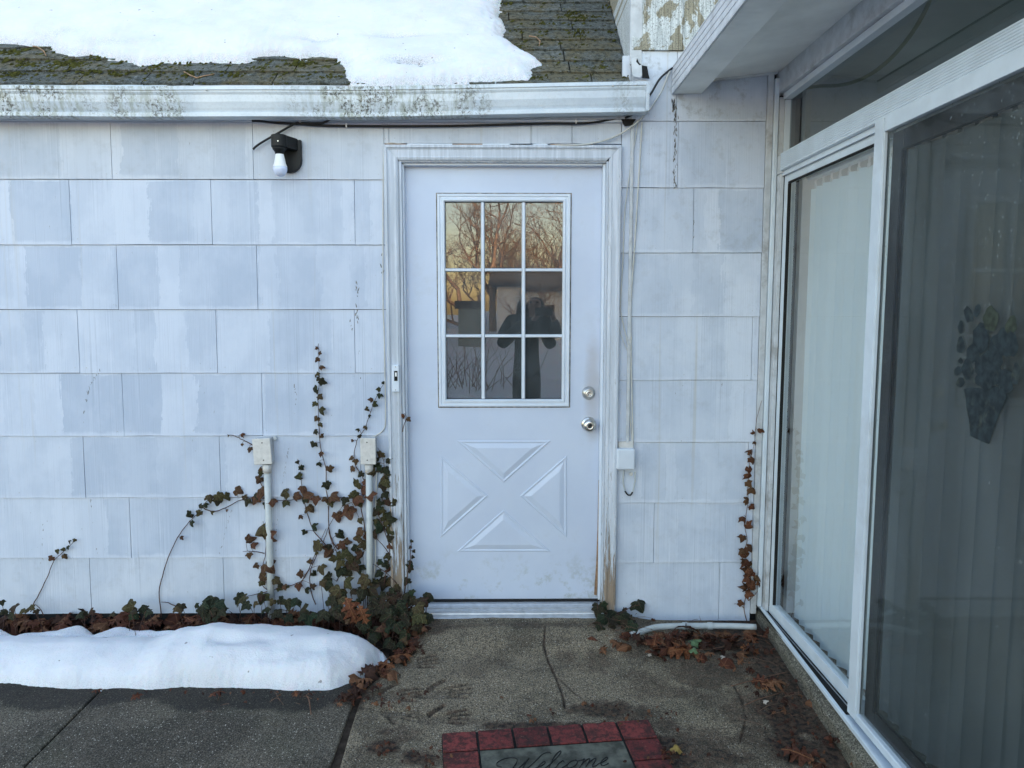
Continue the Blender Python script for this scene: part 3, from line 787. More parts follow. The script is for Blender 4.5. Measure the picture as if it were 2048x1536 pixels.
for r_ in range(13):
    x = .548; k = r_
    first = True
    while x > -2.75:
        w = ptx[k % 7]*(1 if not first else .6+.4*((r_*37) % 5)/5); k += 3
        first = False
        x0 = max(x-w, -3.3)
        o = bpy.data.objects.new('roof_shingle', random.choice(svar))
        p = RP_(x0+.003, EX*r_+random.uniform(-.003, .003), random.uniform(0, .001))
        o.matrix_world = Matrix.Translation(p) @ (MR @ Matrix.Diagonal(((w-.006)/.30, 1, 1))).to_4x4()
        link(o, roof); x = x0
# far plane beyond the ridge and house mass that shades the yard
mb = MB(); rz = RP_(0, 4.6)
mb.add([(-9, rz[1], rz[2]-.05), (7, rz[1], rz[2]-.05), (7, 8.0, 2.4), (-9, 8.0, 2.4)], [(0,1,2,3)])
mb.add([(-9, RY0+.05, 2.35), (-3.41, RY0+.05, 2.35), (-3.41, rz[1], rz[2]-.05), (-9, rz[1], rz[2]-.05)], [(0,1,2,3)])
mb.add([(.60, .12, 3.9), (7, .12, 3.9), (7, rz[1], rz[2]-.05), (.60, rz[1], rz[2]-.05)], [(0,1,2,3)])
obj('far_roof_slope', mb, M['roof'], roof)
hs = MB()
hs.box((-9, .0, -.05), (-3.42, .1, 2.4)); hs.box((-9, 7.9, -.05), (7, 8, 2.4)); hs.box((-9, .1, -.05), (-8.9, 7.9, 2.6)); hs.box((6.9, .1, -.05), (7, 7.9, 3.9)); hs.box((1.71, .02, 2.62), (7, .10, 3.9))
tag(obj('house_shell', hs, M['dirty_white']), 'plain outer walls of the house beyond the photographed corner', 'house wall')
# drip edge strips lying under the first course
for (a, b), m in (((-3.4, PR(335, 170)[0]), M['frame_white']), ((PR(332, 168)[0], PR(945, 168)[0]), M['fascia']), ((PR(950, 168)[0], .575), M['fascia'])):
    mb = MB(); h = .006 if m is M['fascia'] else .004
    q0 = [RP_(a, -.04, .002), RP_(b, -.04, .002+h*.5), RP_(b, .03, .002), RP_(a, .03, .0)]
    q1 = [p-rn*.003 for p in q0]
    mb.add(q1+q0, [(0,3,2,1),(4,5,6,7),(0,1,5,4),(1,2,6,5),(2,3,7,6),(3,0,4,7)]); obj('drip_edge', mb, m, roof)
# gutter
GYF, GYB = -.132, -.056
gt = thing('gutter', (-.6, -.18, 2.3), 'long white K-shaped gutter streaked with black mildew under the snowy roof', 'gutter')
def zoff(x): return 0 if x < -.64 else .024*(x+.64)/1.25
prof = [(GYF, 0.106), (GYF, .120), (GYF+.012, .122), (GYF+.012, .118), (GYF+.004, .116), (GYF+.004, .098), (GYF+.010, .088), (GYF+.013, .06), (GYF+.022, .035), (GYF+.030, .020), (GYF+.020, .018), (GYF+.020, .002), (GYF+.024, 0.0), (GYB, 0.0), (GYB, .11)]
yf0 = GYF
def gutter_run(x0, x1, name, m):
    n = max(2, int((x1-x0)/.12)); xx = np.linspace(x0, x1, n); mb = MB(); v = []
    for x in xx:
        zb = 2.309+zoff(x)+.0012*math.sin(x*5)
        for y, z in prof: v.append((x, y+.0015*math.sin(x*7), zb+z))
    k = len(prof)
    mb.add(v, [(i*k+j, i*k+j+1, (i+1)*k+j+1, (i+1)*k+j) for i in range(n-1) for j in range(k-1)])
    o = obj(name, mb, m, gt, norm=False); s = o.modifiers.new('s', 'SOLIDIFY'); s.thickness = .0012; return o
xj = PY(944, 200, -.22)[0]
gutter_run(-3.4, xj, 'trough', M['gutter']); gutter_run(xj-.004, .612, 'trough', M['gutter'])
mb = MB(); zb = 2.309+zoff(.612); mb.prism([(y, z+zb) for y, z in prof[1:-1]], 0, .6125, .6145); mb.box((.600, GYF-.0012, zb+.001), (.6145, GYF+.0003+.01, zb+.118)); obj('end_cap', mb, M['gutter'], gt)
for u in (413, 820, 1226):
    q = PY(u, 176, GYF); mb = MB(); mb.lathe([(0, .0045), (.002, .004), (.003, 0.0005)], (q[0], GYF-.002, 2.309+.105+zoff(q[0])), (0, -1, 0), 10); obj('screw', mb, M['steel'], gt)
# soffit and fascia strip behind the gutter
so = thing('eave_soffit', (-1, -.1, 2.33), 'pale blue board closing the eave behind the gutter above the door', 'soffit')
mb = MB(); mb.box((-3.4, -.0210, 2.324), (.56, .018, 2.44)); obj('fascia_board', mb, M['dirty_white'], so)
mb = MB(); mb.box((-3.4, -.0185, 2.3135), (.56, .018, 2.3235)); obj('frieze_strip', mb, M['white'], so, .002)
mb = MB(); q = PY(1258, 236, -.05); mb.prism([(q[0]-.03, 2.325), (q[0]+.035, 2.325), (q[0]+.02, 2.301), (q[0]-.012, 2.296), (q[0]-.02, 2.306)], 1, -.024, -.0135); obj('rotted_gap', mb, M['void'], so)

# ------------------------------------------------------------------ snow on the roof
def poly_sd(X, Y, poly):
    d = np.full(X.shape, 1e9); ins = np.zeros(X.shape, bool); n = len(poly)
    for i in range(n):
        ax, ay = poly[i]; bx, by = poly[(i+1) % n]
        d = np.minimum(d, capsule(X, Y, (ax, ay), (bx, by), 0))
        c = ((ay > Y) != (by > Y)) & (X < (bx-ax)*(Y-ay)/(by-ay+1e-12)+ax); ins ^= c
    return np.where(ins, d, -d)
low = [(-60,88),(20,92),(60,100),(100,100),(140,118),(190,116),(235,124),(262,128),(280,142),(300,134),(340,128),(370,132),(430,128),(480,131),(520,122),(560,118),(600,122),(640,118),(672,124),(690,138),(696,160),(700,172),(760,176),(860,176),(960,170),(1050,166),(1058,158),(1064,146),(1081,134),(1078,128),(1050,112),(1034,100),(1012,88),(1006,74),(1012,60),(1002,48),(994,42),(1000,24),(1004,10),(1006,-30),(1012,-120),(1000,-260)]
poly = [PR(u, v) for u, v in low]; poly += [(poly[-1][0]-.1, 3.2), (-3.3, 3.2), (-3.3, poly[0][1])]
poly = [(a, max(b, -.03)) for a, b in poly]
xs = np.concatenate([np.arange(-3.2, -2.2, .04), np.arange(-2.2, .30, .0095)]); ss_ = np.concatenate([np.arange(-.04, 1.5, .0095), np.arange(1.5, 3.1, .05)])
XX, SS = np.meshgrid(xs, ss_, indexing='ij')
n1 = np.array([[vnoise(a, b, 9, 2) for b in ss_] for a in xs]); n2 = np.array([[vnoise(a, b, 45, 5) for b in ss_] for a in xs]); n3 = np.array([[vnoise(a, b, 2.2, 8) for b in ss_] for a in xs])
sd_ = poly_sd(XX, SS, poly)+n1*.018+n2*.012
h = .060*(1-np.exp(-np.maximum(sd_, 0)/.06))*(1+.35*n3)+n1*.006*sstep(0, .06, sd_)+n2*.0018+.004
for u, v, ru, rs, dp in ((800,95,60,.035,.028),(640,98,45,.03,.022),(840,148,50,.03,.03),(330,60,70,.06,.012)):
    cx, cs = PR(u, v); wx = PR(u+ru, v)[0]-cx; h -= dp*np.exp(-((XX-cx)/wx)**2-((SS-cs)/rs)**2)
dirt = np.clip(1-sstep(.0, .05, sd_), 0, 1)*.55
for u, v, ru, rs, dp in ((800,96,50,.03,.7),(640,100,50,.03,.5),(820,146,60,.035,.9),(130,90,60,.03,.4),(240,105,70,.03,.4)):
    cx, cs = PR(u, v); wx = PR(u+ru, v)[0]-cx; dirt = np.maximum(dirt, dp*np.exp(-((XX-cx)/wx)**2-((SS-cs)/rs)**2))
h = np.where(sd_ > 0, np.maximum(h, .003)+.008, .011+sd_*1.0)
P0 = np.stack([XX, RY0+rd[1]*SS+rn[1]*h, RZ0+rd[2]*SS+rn[2]*h], -1)
me = gridmesh('roof_snow', xs, ss_, h, (sd_ > -.03) & ~((XX-PR(835,152)[0])**2/.012+(SS-PR(835,152)[1])**2/.0004+n2*1.2 < .35), {'dirt': dirt})
vv = np.zeros(len(me.vertices)*3); me.vertices.foreach_get('co', vv); vv = vv.reshape(-1, 3)
nv = np.stack([vv[:, 0], RY0+rd[1]*vv[:, 1]+rn[1]*vv[:, 2], RZ0+rd[2]*vv[:, 1]+rn[2]*vv[:, 2]], -1)
me.vertices.foreach_set('co', nv.reshape(-1).astype(np.float32)); me.update()
tag(obj('roof_snow', me, M['snow']), 'thick melting snow sheet with ragged granular edge on the roof', 'snow', kind='stuff')
# moss cushions
mb = MB()
def cushion(p, nrm, r, hgt, n=9):
    a = nrm.orthogonal().normalized(); b = nrm.cross(a); v = [p+nrm*hgt]
    for ring, (rr, hh) in enumerate(((.55, .8), (1.0, 0.0))):
        for k in range(n):
            c = 2*PI*k/n; q = r*rr*random.uniform(.7, 1.25); v.append(p+a*math.cos(c)*q*1.5+b*math.sin(c)*q*.8+nrm*(hgt*hh*random.uniform(.7, 1.2)-.001))
    f = [(0, 1+k, 1+(k+1) % n) for k in range(n)]+[(1+k, 1+n+k, 1+n+(k+1) % n, 1+(k+1) % n) for k in range(n)]
    mb.add(v, f, True)
spots = [(1150,30,.022),(1140,38,.03),(1160,42,.028),(1175,38,.02),(1155,70,.022),(1160,78,.015),(1085,52,.015),(1200,140,.02),(1120,5,.015),(1220,20,.025),(1240,25,.02),(30,125,.03),(60,135,.025),(130,128,.03),(150,135,.03),(105,142,.025),(15,110,.03),(200,120,.025),(190,148,.02),(370,155,.018),(470,155,.02),(305,142,.025),(365,128,.02),(590,130,.025),(600,134,.02),(30,155,.018),(240,153,.018),(520,142,.02),(660,160,.02),(1070,160,.02),(1190,40,.01),(1045,100,.012),(1000,10,.02)]
for u, v, r in spots:
    x, s = PR(u, v)
    for _ in range(16): cushion(RP_(x+random.gauss(0, r*1.5), s+random.gauss(0, r*.6), .011), rn, r*random.uniform(.12, .42), .006)
for _ in range(900):
    x = random.uniform(-2.3, .55); s = random.uniform(.0, .36) if x < -.5 else random.uniform(0, 1.25)
    if x > -.55 and x < 0.0 : continue
    cushion(RP_(x, s, .010), rn, random.uniform(.003, .012), random.uniform(.002, .006), 6)
tag(obj('roof_moss', mb, M['moss']), 'clumps of olive green moss scattered over the roof shingles', 'moss', kind='stuff')
# twigs on the roof
for pts_, lab in (([(62,97),(78,100),(90,108),(95,118)], 'pale curved twig lying on the roof shingles at far left'), ([(370,150),(383,157),(395,162),(410,158),(432,154)], 'forked pale twig lying on the roof just above the gutter'),
             ([(1058,78),(1072,80),(1080,88),(1078,98)], 'thin hooked twig lying on the bare roof shingles beside the snow')):
    t_ = [RP_(*PR(u, v), .014) for u, v in pts_]; mb = MB(); mb.tube(t_, [.003]*(len(t_)-1)+[.0015], 6); tag(obj('twig', mb, M['cut_wood']), lab, 'twig')

# ------------------------------------------------------------------ door frame
dfm = thing('door_frame', (0, 0, .07), 'peeling white wooden casing and jambs around the back door', 'door frame')
CO = (-.5335, .5165); CT = 2.2125; CI = (-.472, .462); CIT = 2.147
pl_ = peel_mat('peeling_casing_left', .95, 1.25, 0.0); pr_ = peel_mat('peeling_casing_right', .80, 1.05, 9.0); ptm = peel_mat('painted_casing_top', .9, .2, 4.0); pj = peel_mat('painted_jamb', .5, .8, 6.0)
def casing_prof(w):   # (offset from the outer edge, Y)
    return [(0, .018), (0, -.030), (.004, -.034), (.012, -.034), (.016, -.027), (.022, -.024), (w-.018, -.022), (w-.012, -.024), (w-.004, -.020), (w, -.016), (w, .018)]
def casing_side(x0, x1, z0, z1, m):
    w = abs(x1-x0); s = 1 if x1 > x0 else -1; pr = casing_prof(w); mb = MB(); n = len(pr); v = []
    for kz, (zz, mit) in enumerate(((z0, 0), (z1, 1))):
        for o_, y in pr: v.append((x0+s*o_, y, zz-(o_ if mit else 0)))
    mb.add(v, [(i, (i+1) % n, n+(i+1) % n, n+i) for i in range(n)]+[tuple(range(n)), tuple(range(2*n-1, n-1, -1))])
    return obj('casing_board', mb, m, dfm)
casing_side(CO[0], CI[0], .035, CT, pl_); casing_side(CO[1], CI[1], .045, CT, pr_)
pr = casing_prof(CT-CIT); n = len(pr); v = []
for x, s in ((CO[0], 1), (CO[1], -1)):
    for o_, y in pr: v.append((x+s*(o_+.0008), y, CT-o_))
mb = MB(); mb.add(v, [(i, (i+1) % n, n+(i+1) % n, n+i) for i in range(n)]+[tuple(range(n)), tuple(range(2*n-1, n-1, -1))]); obj('casing_board', mb, ptm, dfm)
# jambs with a stepped stop
DX0, DX1, DZ0, DZ1 = -.4575, .4495, .112, 2.1395
pbox('jamb', (CI[0]+.0006, -.010, .06), (DX0-.002, .14, 2.1465), pj, dfm); pbox('jamb', (DX1+.002, -.010, .06), (CI[1]-.0006, .14, 2.1465), pj, dfm)
pbox('jamb', (DX0-.0015, -.009, DZ1+.002), (DX1+.0015, .14, 2.1462), pj, dfm)
pbox('door_stop', (DX0-.0018, .012, .12), (DX0+.006, .044, DZ1), M['white'], dfm, .002); pbox('door_stop', (DX1-.010, .012, .12), (DX1+.0018, .044, DZ1), M['white'], dfm, .002); pbox('door_stop', (DX0+.007, .012, DZ1-.008), (DX1-.011, .044, DZ1+.0018), M['white'], dfm, .002)
# weatherstrip peeling at the right edge
wsx = [PY(u, v, .03) for u, v in ((1203,860),(1201,960),(1199,1060),(1196,1130),(1192,1190))]
mb = MB(); mb.tube(wsx, .004, 6); mb.tube([p+np.array([-.006, .004, 0]) for p in wsx[1:]], .003, 6); obj('weatherstrip', mb, M['cut_wood'], dfm)
# threshold
mb = MB(); mb.prism([(-.075,.045),(-.075,.066),(-.07,.070),(-.05,.076),(-.048,.082),(-.03,.086),(.0,.100),(.004,.104),(.05,.106),(.05,.045)], 0, -.468, .459); obj('threshold', mb, M['alu'], dfm)
mb = MB(); [mb.box((-.46, y, z), (.452, y+.003, z+.003)) for y, z in ((-.062, .0715), (-.040, .0835), (-.018, .092))]; obj('threshold_ridge', mb, M['alu'], dfm)
pbox('threshold_gap', (-.46, .030, .1045), (.45, .07, .1115), M['void'], dfm, 0)
# slivers of bare shim over the top casing and a curled wire
for a, b, m in (((770,291),(812,292),M['cut_wood']),((905,291.5),(965,293),M['cut_wood']),((1020,291),(1065,292.5),M['cut_wood']),((1095,289.5),(1150,290.5),M['cut_wood']),((1140,289),(1185,291.5),M['cut_wood']),((815,289.5),(905,290.5),M['white']),((965,290.5),(1100,291),M['white'])):
    p, q = PY(*a, -.015), PY(*b, -.015); mb = MB(); mb.box((p[0], -.026, CT+.0006), (q[0], -.012, CT+.0035+random.uniform(0, .002))); obj('shim', mb, m, dfm)

# ------------------------------------------------------------------ door
FY = .050
door = thing('entry_door', (0, .07, .11), 'pale blue-white back door with nine window panes over a crossbuck panel', 'door')
WO = (-.307, .298, 1.0405, 2.0115); WG = (-.272, .267, 1.078, 1.974)
mb = MB(); y0, y1 = FY, FY+.044
mb.box((DX0, y0, DZ0), (DX1, y1, WO[2]+.012)); mb.box((DX0, y0, WO[3]-.012), (DX1, y1, DZ1)); mb.box((DX0, y0, WO[2]+.012), (WO[0]+.012, y1, WO[3]-.012)); mb.box((WO[1]-.012, y0, WO[2]+.012), (DX1, y1, WO[3]-.012))
# weld the four pieces into one face outline
import bmesh
me = mb.mesh('door_slab'); bm = bmesh.new(); bm.from_mesh(me); bmesh.ops.remove_doubles(bm, verts=bm.verts, dist=1e-5); bm.to_mesh(me); bm.free(); fixn(me)
me.materials.append(M['door']); link(bpy.data.objects.new('door_slab', me), door)
def ring(prof, x0, x1, z0, z1):   # prof: list of (inset, y); mitred frame
    mb = MB(); n = len(prof); v = []
    for cx, cz, sx, sz in ((x0, z0, 1, 1), (x1, z0, -1, 1), (x1, z1, -1, -1), (x0, z1, 1, -1)):
        for o_, y in prof: v.append((cx+sx*o_, y, cz+sz*o_))
    mb.add(v, [(c*n+i, c*n+i+1, ((c+1) % 4)*n+i+1, ((c+1) % 4)*n+i) for c in range(4) for i in range(n-1)])
    return mb
wf = obj('window_frame', ring([(0, FY+.001), (0, FY-.008), (.003, FY-.012), (.010, FY-.012), (.013, FY-.006), (.020, FY-.006), (.024, FY-.013), (.030, FY-.013), (.0345, FY-.006), (.0345, FY+.012)], *WO[:2], *WO[2:]), M['white'], door)
obj('caulk', ring([(-.0055, FY-.0005), (-.002, FY-.0018), (.001, FY-.0018), (.001, FY)], *WO[:2], *WO[2:]), M['caulk'], door)
mxs = [PY(966, 600, FY)[0], PY(1047, 600, FY)[0]]; mzs = [PY(1000, 540, FY)[2], PY(1000, 672, FY)[2]]
for x in mxs:
    mb = MB(); mb.prism([(x-.0085, FY+.010), (x-.0085, FY+.002), (x-.0045, FY-.007), (x+.0045, FY-.007), (x+.0085, FY+.002), (x+.0085, FY+.010)], 2, WG[2], WG[3]); obj('muntin', mb, M['white'], wf)
xb = [WG[0]]+mxs+[WG[1]]; zb_ = [WG[2]]+mzs[::-1]+[WG[3]]
for z in mzs:
    for i in range(3):
        a = xb[i]+(.0088 if i else 0); b = xb[i+1]-(.0088 if i < 2 else 0)
        mb = MB(); mb.prism([(FY+.010, z-.0075), (FY+.002, z-.0075), (FY-.006, z-.004), (FY-.006, z+.004), (FY+.002, z+.0075), (FY+.010, z+.0075)], 0, a, b); obj('muntin', mb, M['white'], wf)
for i in range(3):
    for j in range(3):
        mb = MB(); a, b, c, d = xb[i], xb[i+1], zb_[j], zb_[j+1]; tx, tz = random.uniform(-.0007, .0007), random.uniform(-.0008, .0008)
        mb.add([(a, FY+.013+tx, c), (b, FY+.013-tx, c), (b, FY+.013-tx+tz, d), (a, FY+.013+tx+tz, d)], [(0,1,2,3)]); obj('window_pane', mb, M['glass_door'], wf, norm=False)
# crossbuck: four raised triangular panels
def tri(pts_):
    P = [Vector((PY(740+u/3.339, 800+v/3.339, FY)[0], PY(740+u/3.339, 800+v/3.339, FY)[2])) for u, v in pts_]
    c = sum(P, Vector((0, 0)))/3
    # incentre scaling keeps ring widths even
    a, b, cc = (P[1]-P[2]).length, (P[0]-P[2]).length, (P[0]-P[1]).length; I = (P[0]*a+P[1]*b+P[2]*cc)/(a+b+cc)
    s_ = (a+b+cc)/2; area = abs((P[1]-P[0]).x*(P[2]-P[0]).y-(P[1]-P[0]).y*(P[2]-P[0]).x)/2; r = area/s_
    mb = MB(); rings = [(0, .001), (.003, -.0030), (.007, -.0036), (.011, -.0016), (.014, -.0014), (.034, -.0075), (.036, -.0078)]
    v = []
    for off, y in rings:
        k = 1-off/r
        for p in P: q = I+(p-I)*k; v.append((q.x, FY+y, q.y))
    n = len(rings); mb.add(v, [(i*3+j, i*3+(j+1) % 3, (i+1)*3+(j+1) % 3, (i+1)*3+j) for i in range(n-1) for j in range(3)]+[tuple((n-1)*3+j for j in range(3))])
    obj('raised_panel', mb, M['door'], door)
for p in (((575,270),(1212,270),(893,552)), ((470,365),(790,640),(470,922)), ((1315,365),(1000,640),(1315,922)), ((890,731),(575,1013),(1212,1013))): tri(p)
k1 = PY(1177, 786, FY); k2 = PY(1177, 848, FY)
dbt = obj('deadbolt', MB().lathe([(0, .031), (.004, .031), (.009, .028), (.013, .022), (.017, .0195), (.018, .0155), (.0165, .0145)], (k1[0], FY, k1[2]), (0, -1, 0), 32), M['steel'], door)
obj('keyway', MB().lathe([(0.016, .0140), (.0175, .0130), (.0175, .004), (.016, .004)], (k1[0], FY, k1[2]-.001), (0, -1, 0), 20).box((k1[0]-.001, FY-.0178, k1[2]-.010), (k1[0]+.001, FY-.0160, k1[2]+.001)), M['steel'], dbt)
obj('keyslot', MB().box((k1[0]-.0012, FY-.0186, k1[2]-.011), (k1[0]+.0012, FY-.0172, k1[2]+.0)).box((k1[0]-.004, FY-.0184, k1[2]-.004), (k1[0]+.004, FY-.0174, k1[2]-.002)), M['steel_d'], dbt)
kn = obj('door_knob', MB().lathe([(0, .034), (.004, .034), (.008, .030), (.011, .018), (.020, .013), (.030, .014), (.036, .024), (.043, .0295), (.052, .030), (.060, .026), (.064, .019), (.0655, .013), (.064, .011)], (k2[0], FY, k2[2]), (0, -1, 0), 36), M['steel'], door)
obj('keyslot', MB().lathe([(.063, .0108), (.0648, .0105), (.0648, 0.0045), (.064, .0045)], (k2[0], FY, k2[2]), (0, -1, 0), 20).box((k2[0]-.0013, FY-.0660, k2[2]-.007), (k2[0]+.0013, FY-.0640, k2[2]+.004)), M['steel_d'], kn)

# ------------------------------------------------------------------ doorbell, lamp, cables, boxes
def rbox(name, u0, v0, u1, v1, y0, y1, m, parent, bev=.002):
    a = PY(u0, v0, y0); b = PY(u1, v1, y0); return pbox(name, (a[0], y0, b[2]), (b[0], y1, a[2]), m, parent, bev)
q = PY(791, 757, -.035)
db = thing('doorbell', q, 'small white doorbell with dark worn button on the left door casing', 'doorbell')
rbox('bell_plate', 783.5, 730, 798.5, 784, -.038, -.024, M['white'], db, .003)
rbox('bell_button', 788, 742, 795, 762, -.041, -.038, M['void'], db, .001)
rbox('bell_button_light', 790, 745, 793.5, 753, -.0425, -.041, M['bulb_w'], db, .0005)
for v in (734, 780):
    p = PY(791, v, -.038); obj('screw', MB().lathe([(0, .002), (.001, .0018)], p, (0, -1, 0), 8), M['steel_d'], db)
# lamp
lx, lz = -.949, 2.155
lp = thing('wall_lamp', (lx, 0, lz), 'black wall lamp holder with a bare white bulb hanging below', 'lamp')
def stadium(cx, z0, z1, r, n=14):   # flat top, round bottom
    return [(cx-r, z1), (cx+r, z1)]+[(cx+r*math.cos(PI*k/n), z0+r-r*math.sin(PI*k/n)) for k in range(n+1)]
obj('back_plate', MB().prism(stadium(-.951, 2.090, 2.232, .056), 1, -.032, -.010), M['black'], lp, .003)
mb = MB(); cy = -.098; n = 20
cup = [(-.9975+.034*math.cos(PI+PI*k/n), cy+.034*math.sin(PI+PI*k/n)) for k in range(n+1)]
cxm = -.9695
cup = [(cxm+.034*math.cos(PI+PI*k/n), cy+.034*math.sin(PI+PI*k/n)) for k in range(n+1)]+[(-.908, -.030), (-1.0, -.030)]
mb.prism(cup, 2, 2.184, 2.236); obj('arm_housing', mb, M['black'], lp, .003)
obj('socket', MB().lathe([(0, .030), (.010, .029), (.018, .022), (.03, .018)], (cxm, cy, 2.186), (0, 0, -1), 24), M['black'], lp)
bl = obj('bulb', MB().lathe([(0, .0155), (.004, .017), (.045, .0245), (.056, .029), (.060, .0300)], (cxm, cy, 2.163), (0, 0, -1), 28, True, False), M['bulb_w'], lp)
obj('bulb_dome', MB().lathe([(.060, .0300), (.070, .0305), (.080, .0285), (.090, .023), (.097, .015), (.100, .006), (.101, .001)], (cxm, cy, 2.163), (0, 0, -1), 28), M['bulb_d'], lp)
obj('screw', MB().lathe([(0, .003), (.0015, .0025)], (cxm+.004, cy-.0335, 2.205), (0, -1, 0), 10), M['steel'], lp)
def smooth(pts_, k=5):
    P = [Vector([float(c) for c in p]) for p in pts_]; out = []
    for i in range(len(P)-1):
        p0, p1, p2, p3 = P[max(i-1, 0)], P[i], P[i+1], P[min(i+2, len(P)-1)]
        for j in range(k):
            t = j/k; out.append(.5*((2*p1)+(-p0+p2)*t+(2*p0-5*p1+4*p2-p3)*t*t+(-p0+3*p1-3*p2+p3)*t**3))
    return out+[P[-1]]
def cable(name, px, r, m, lab, cat='cable', staples=(), Y=-.016, ys=None):
    pts_ = [PY(u, v+(3.5 if 'black' in name and v < 245 and u < 1240 else 0), (ys[i] if ys else Y)) for i, (u, v) in enumerate(px)]
    if staples:
        p = thing(name, pts_[0], lab, cat); obj('cable_run', MB().tube(smooth(pts_), r, 8), m, p)
        for u, v in staples: q = PY(u, v, Y); obj('staple', MB().box((q[0]-.003, Y-r-.003, q[2]-r-.002), (q[0]+.003, Y+r, q[2]+r+.006)), M['bulb_w'], p, .001)
        return p
    return tag(obj(name, MB().tube(smooth(pts_), r, 8), m), lab, cat)
cable('black_cable', [(504,238),(520,238.5),(550,242),(595,248),(640,251),(690,252),(780,252.5),(900,252),(1000,249.5),(1100,247),(1160,243.5),(1200,239.5),(1235,233),(1262,227)], .0052, M['rubber'], 'long black cable stapled level under the eave over the door', 'cable', [(693,252),(1152,244)])
cable('black_cable', [(506,299),(513,292),(530,281),(560,264),(592,246),(600,243),(640,243),(650,240.5),(659,236)], .0050, M['rubber'], 'short black cable end slanting down to the left above the lamp', 'cable', [(601,242)], -.027)
cable('black_cable', [(1250,236),(1275,222),(1300,190),(1318,160),(1332,146),(1345,136)], .0048, M['rubber'], 'black cable looping from gutter end up to the ribbed eave', 'cable', (), -.03, [-.03,-.03,-.03,-.03,-.03,-.02])
cable('white_cable', [(1341,138),(1336,150),(1325,178),(1312,200),(1296,222),(1270,248),(1240,268),(1205,282),(1165,289),(1110,291)], .0042, M['wire_w'], 'white cable drooping from the eave past the gutter to the casing top', 'cable', (), -.03, [-.02,-.03,-.03,-.03,-.03,-.03,-.03,-.03,-.035,-.03])
cable('white_cable', [(818,291),(800,288),(782,286),(772,289),(768,300),(766,400),(766,600),(768,660),(770,760),(771,840),(766,860),(750,872),(735,876)], .0028, M['wire_w'], 'thin painted wire running down the left edge of the door casing', 'wire', (), -.014)
cable('white_cable', [(1284,245),(1279,330),(1270,480),(1262,600),(1262,700),(1264,800),(1266,890)], .0034, M['wire_w'], 'white wire hanging straight from the eave to the phone box', 'wire', (), -.014)
cable('white_cable', [(1276,246),(1262,330),(1250,420),(1246,520),(1241,610),(1247,650),(1256,690),(1260,740),(1259,800),(1262,860),(1265,885)], .0024, M['wire_w'], 'thin bowed wire beside the right door casing', 'wire', (), -.013)
cable('white_cable', [(1240,520),(1237,640),(1246,680),(1257,705)], .0018, M['wire_w'], 'thinnest loose wire curling off the right casing edge', 'wire', (), -.016)
a = PY(1262, 244); b = PY(1258, 884)
tag(pbox('cable_cover', (.556, -.019, b[2]), (.571, -.009, 2.318), M['dirty_white'], None, .003), 'flat painted cable cover strip right of the door casing', 'cable cover')
# phone junction box
q = PY(1251, 918)
pb = thing('phone_box', q, 'small white rounded junction box with a cable loop right of the door', 'junction box')
rbox('mount_plate', 1237, 883, 1267, 900, -.018, -.008, M['box'], pb)
obj('box_cover', MB().box((PY(1234, 918, -.05)[0], -.052, PY(1250, 940, -.05)[2]), (PY(1270, 918, -.05)[0], -.008, PY(1250, 898, -.05)[2])), M['white'], pb, .008, 4)
c = PY(1254, 914, -.052); obj('round_emblem', MB().lathe([(0, .009), (.0015, .009), (.002, .007), (.0005, .006), (.0005, .0035), (.002, .003)], c, (0, -1, 0), 20), M['white'], pb)
c = PY(1262, 948, -.02); obj('clamp', MB().lathe([(0, .009), (.006, .008)], c, (0, -1, 0), 14), M['box'], pb)
obj('cable_loop', MB().tube(smooth([PY(u, v, -.02) for u, v in ((1248,941),(1246,958),(1248,974),(1254,987),(1260,989),(1266,980),(1270,962),(1270,944))]), .0034, 8), M['conduit'], pb)
obj('cable_core', MB().tube(smooth([PY(u, v, -.024) for u, v in ((1250,982),(1255,989),(1261,990),(1265,984))]), .0036, 8), M['rubber'], pb)
# outlet boxes on conduits
def outlet(u0, v0, u1, v1, uc0, uc1, vb, rot, lab, side):
    q = PY((u0+u1)/2, (v0+v1)/2)
    t_ = thing('outlet_box', q, lab, 'outlet box', 'covered outlet boxes on conduits by the ivy')
    a = PY(u0, v0, -.06); b = PY(u1, v1, -.06)
    x0, x1, z1, z0 = a[0], b[0], a[2], b[2]; cx, cz = (x0+x1)/2, (z0+z1)/2; ang = math.radians(rot)
    def rt(x, z): return (cx+(x-cx)*math.cos(ang)-(z-cz)*math.sin(ang), cz+(x-cx)*math.sin(ang)+(z-cz)*math.cos(ang))
    def rb(nm, x0, x1, z0, z1, y0, y1, m, bev=.002): return obj(nm, MB().prism([rt(x0, z0), rt(x1, z0), rt(x1, z1), rt(x0, z1)], 1, y0, y1), m, t_, bev)
    rb('box_body', x0+.003, x1-.003, z0+.003, z1-.003, -.052, -.006, M['dirty_white'])
    cv = rb('box_cover', x0, x1, z0, z1, -.062, -.053, M['box'], .003)
    for zz in (z1-.020, z0+.020):
        p = rt(cx-.004*side, zz); obj('screw', MB().lathe([(0, .0032), (.0012, .003)], (p[0], -.062, p[1]), (0, -1, 0), 10), M['steel_d'], cv)
    if side < 0:
        p = rt(x1+.008, z1-.01); obj('mount_ear', MB().lathe([(0, .010), (.006, .009)], (p[0], -.012, p[1]), (0, -1, 0), 12), M['conduit'], t_)
    top = PY(uc0, v1+1, -.035); bot = PY(uc1, vb, -.03)
    mid = (top+bot)/2+np.array([.002, 0, 0])
    obj('coupling', MB().tube([top+np.array([0, 0, .004]), top+np.array([0, 0, -.035])], .0195, 20), M['box'], t_)
    obj('conduit', MB().tube([top, mid, np.array([bot[0], bot[1], .0])], .0155, 20), M['conduit'], t_)
    return t_
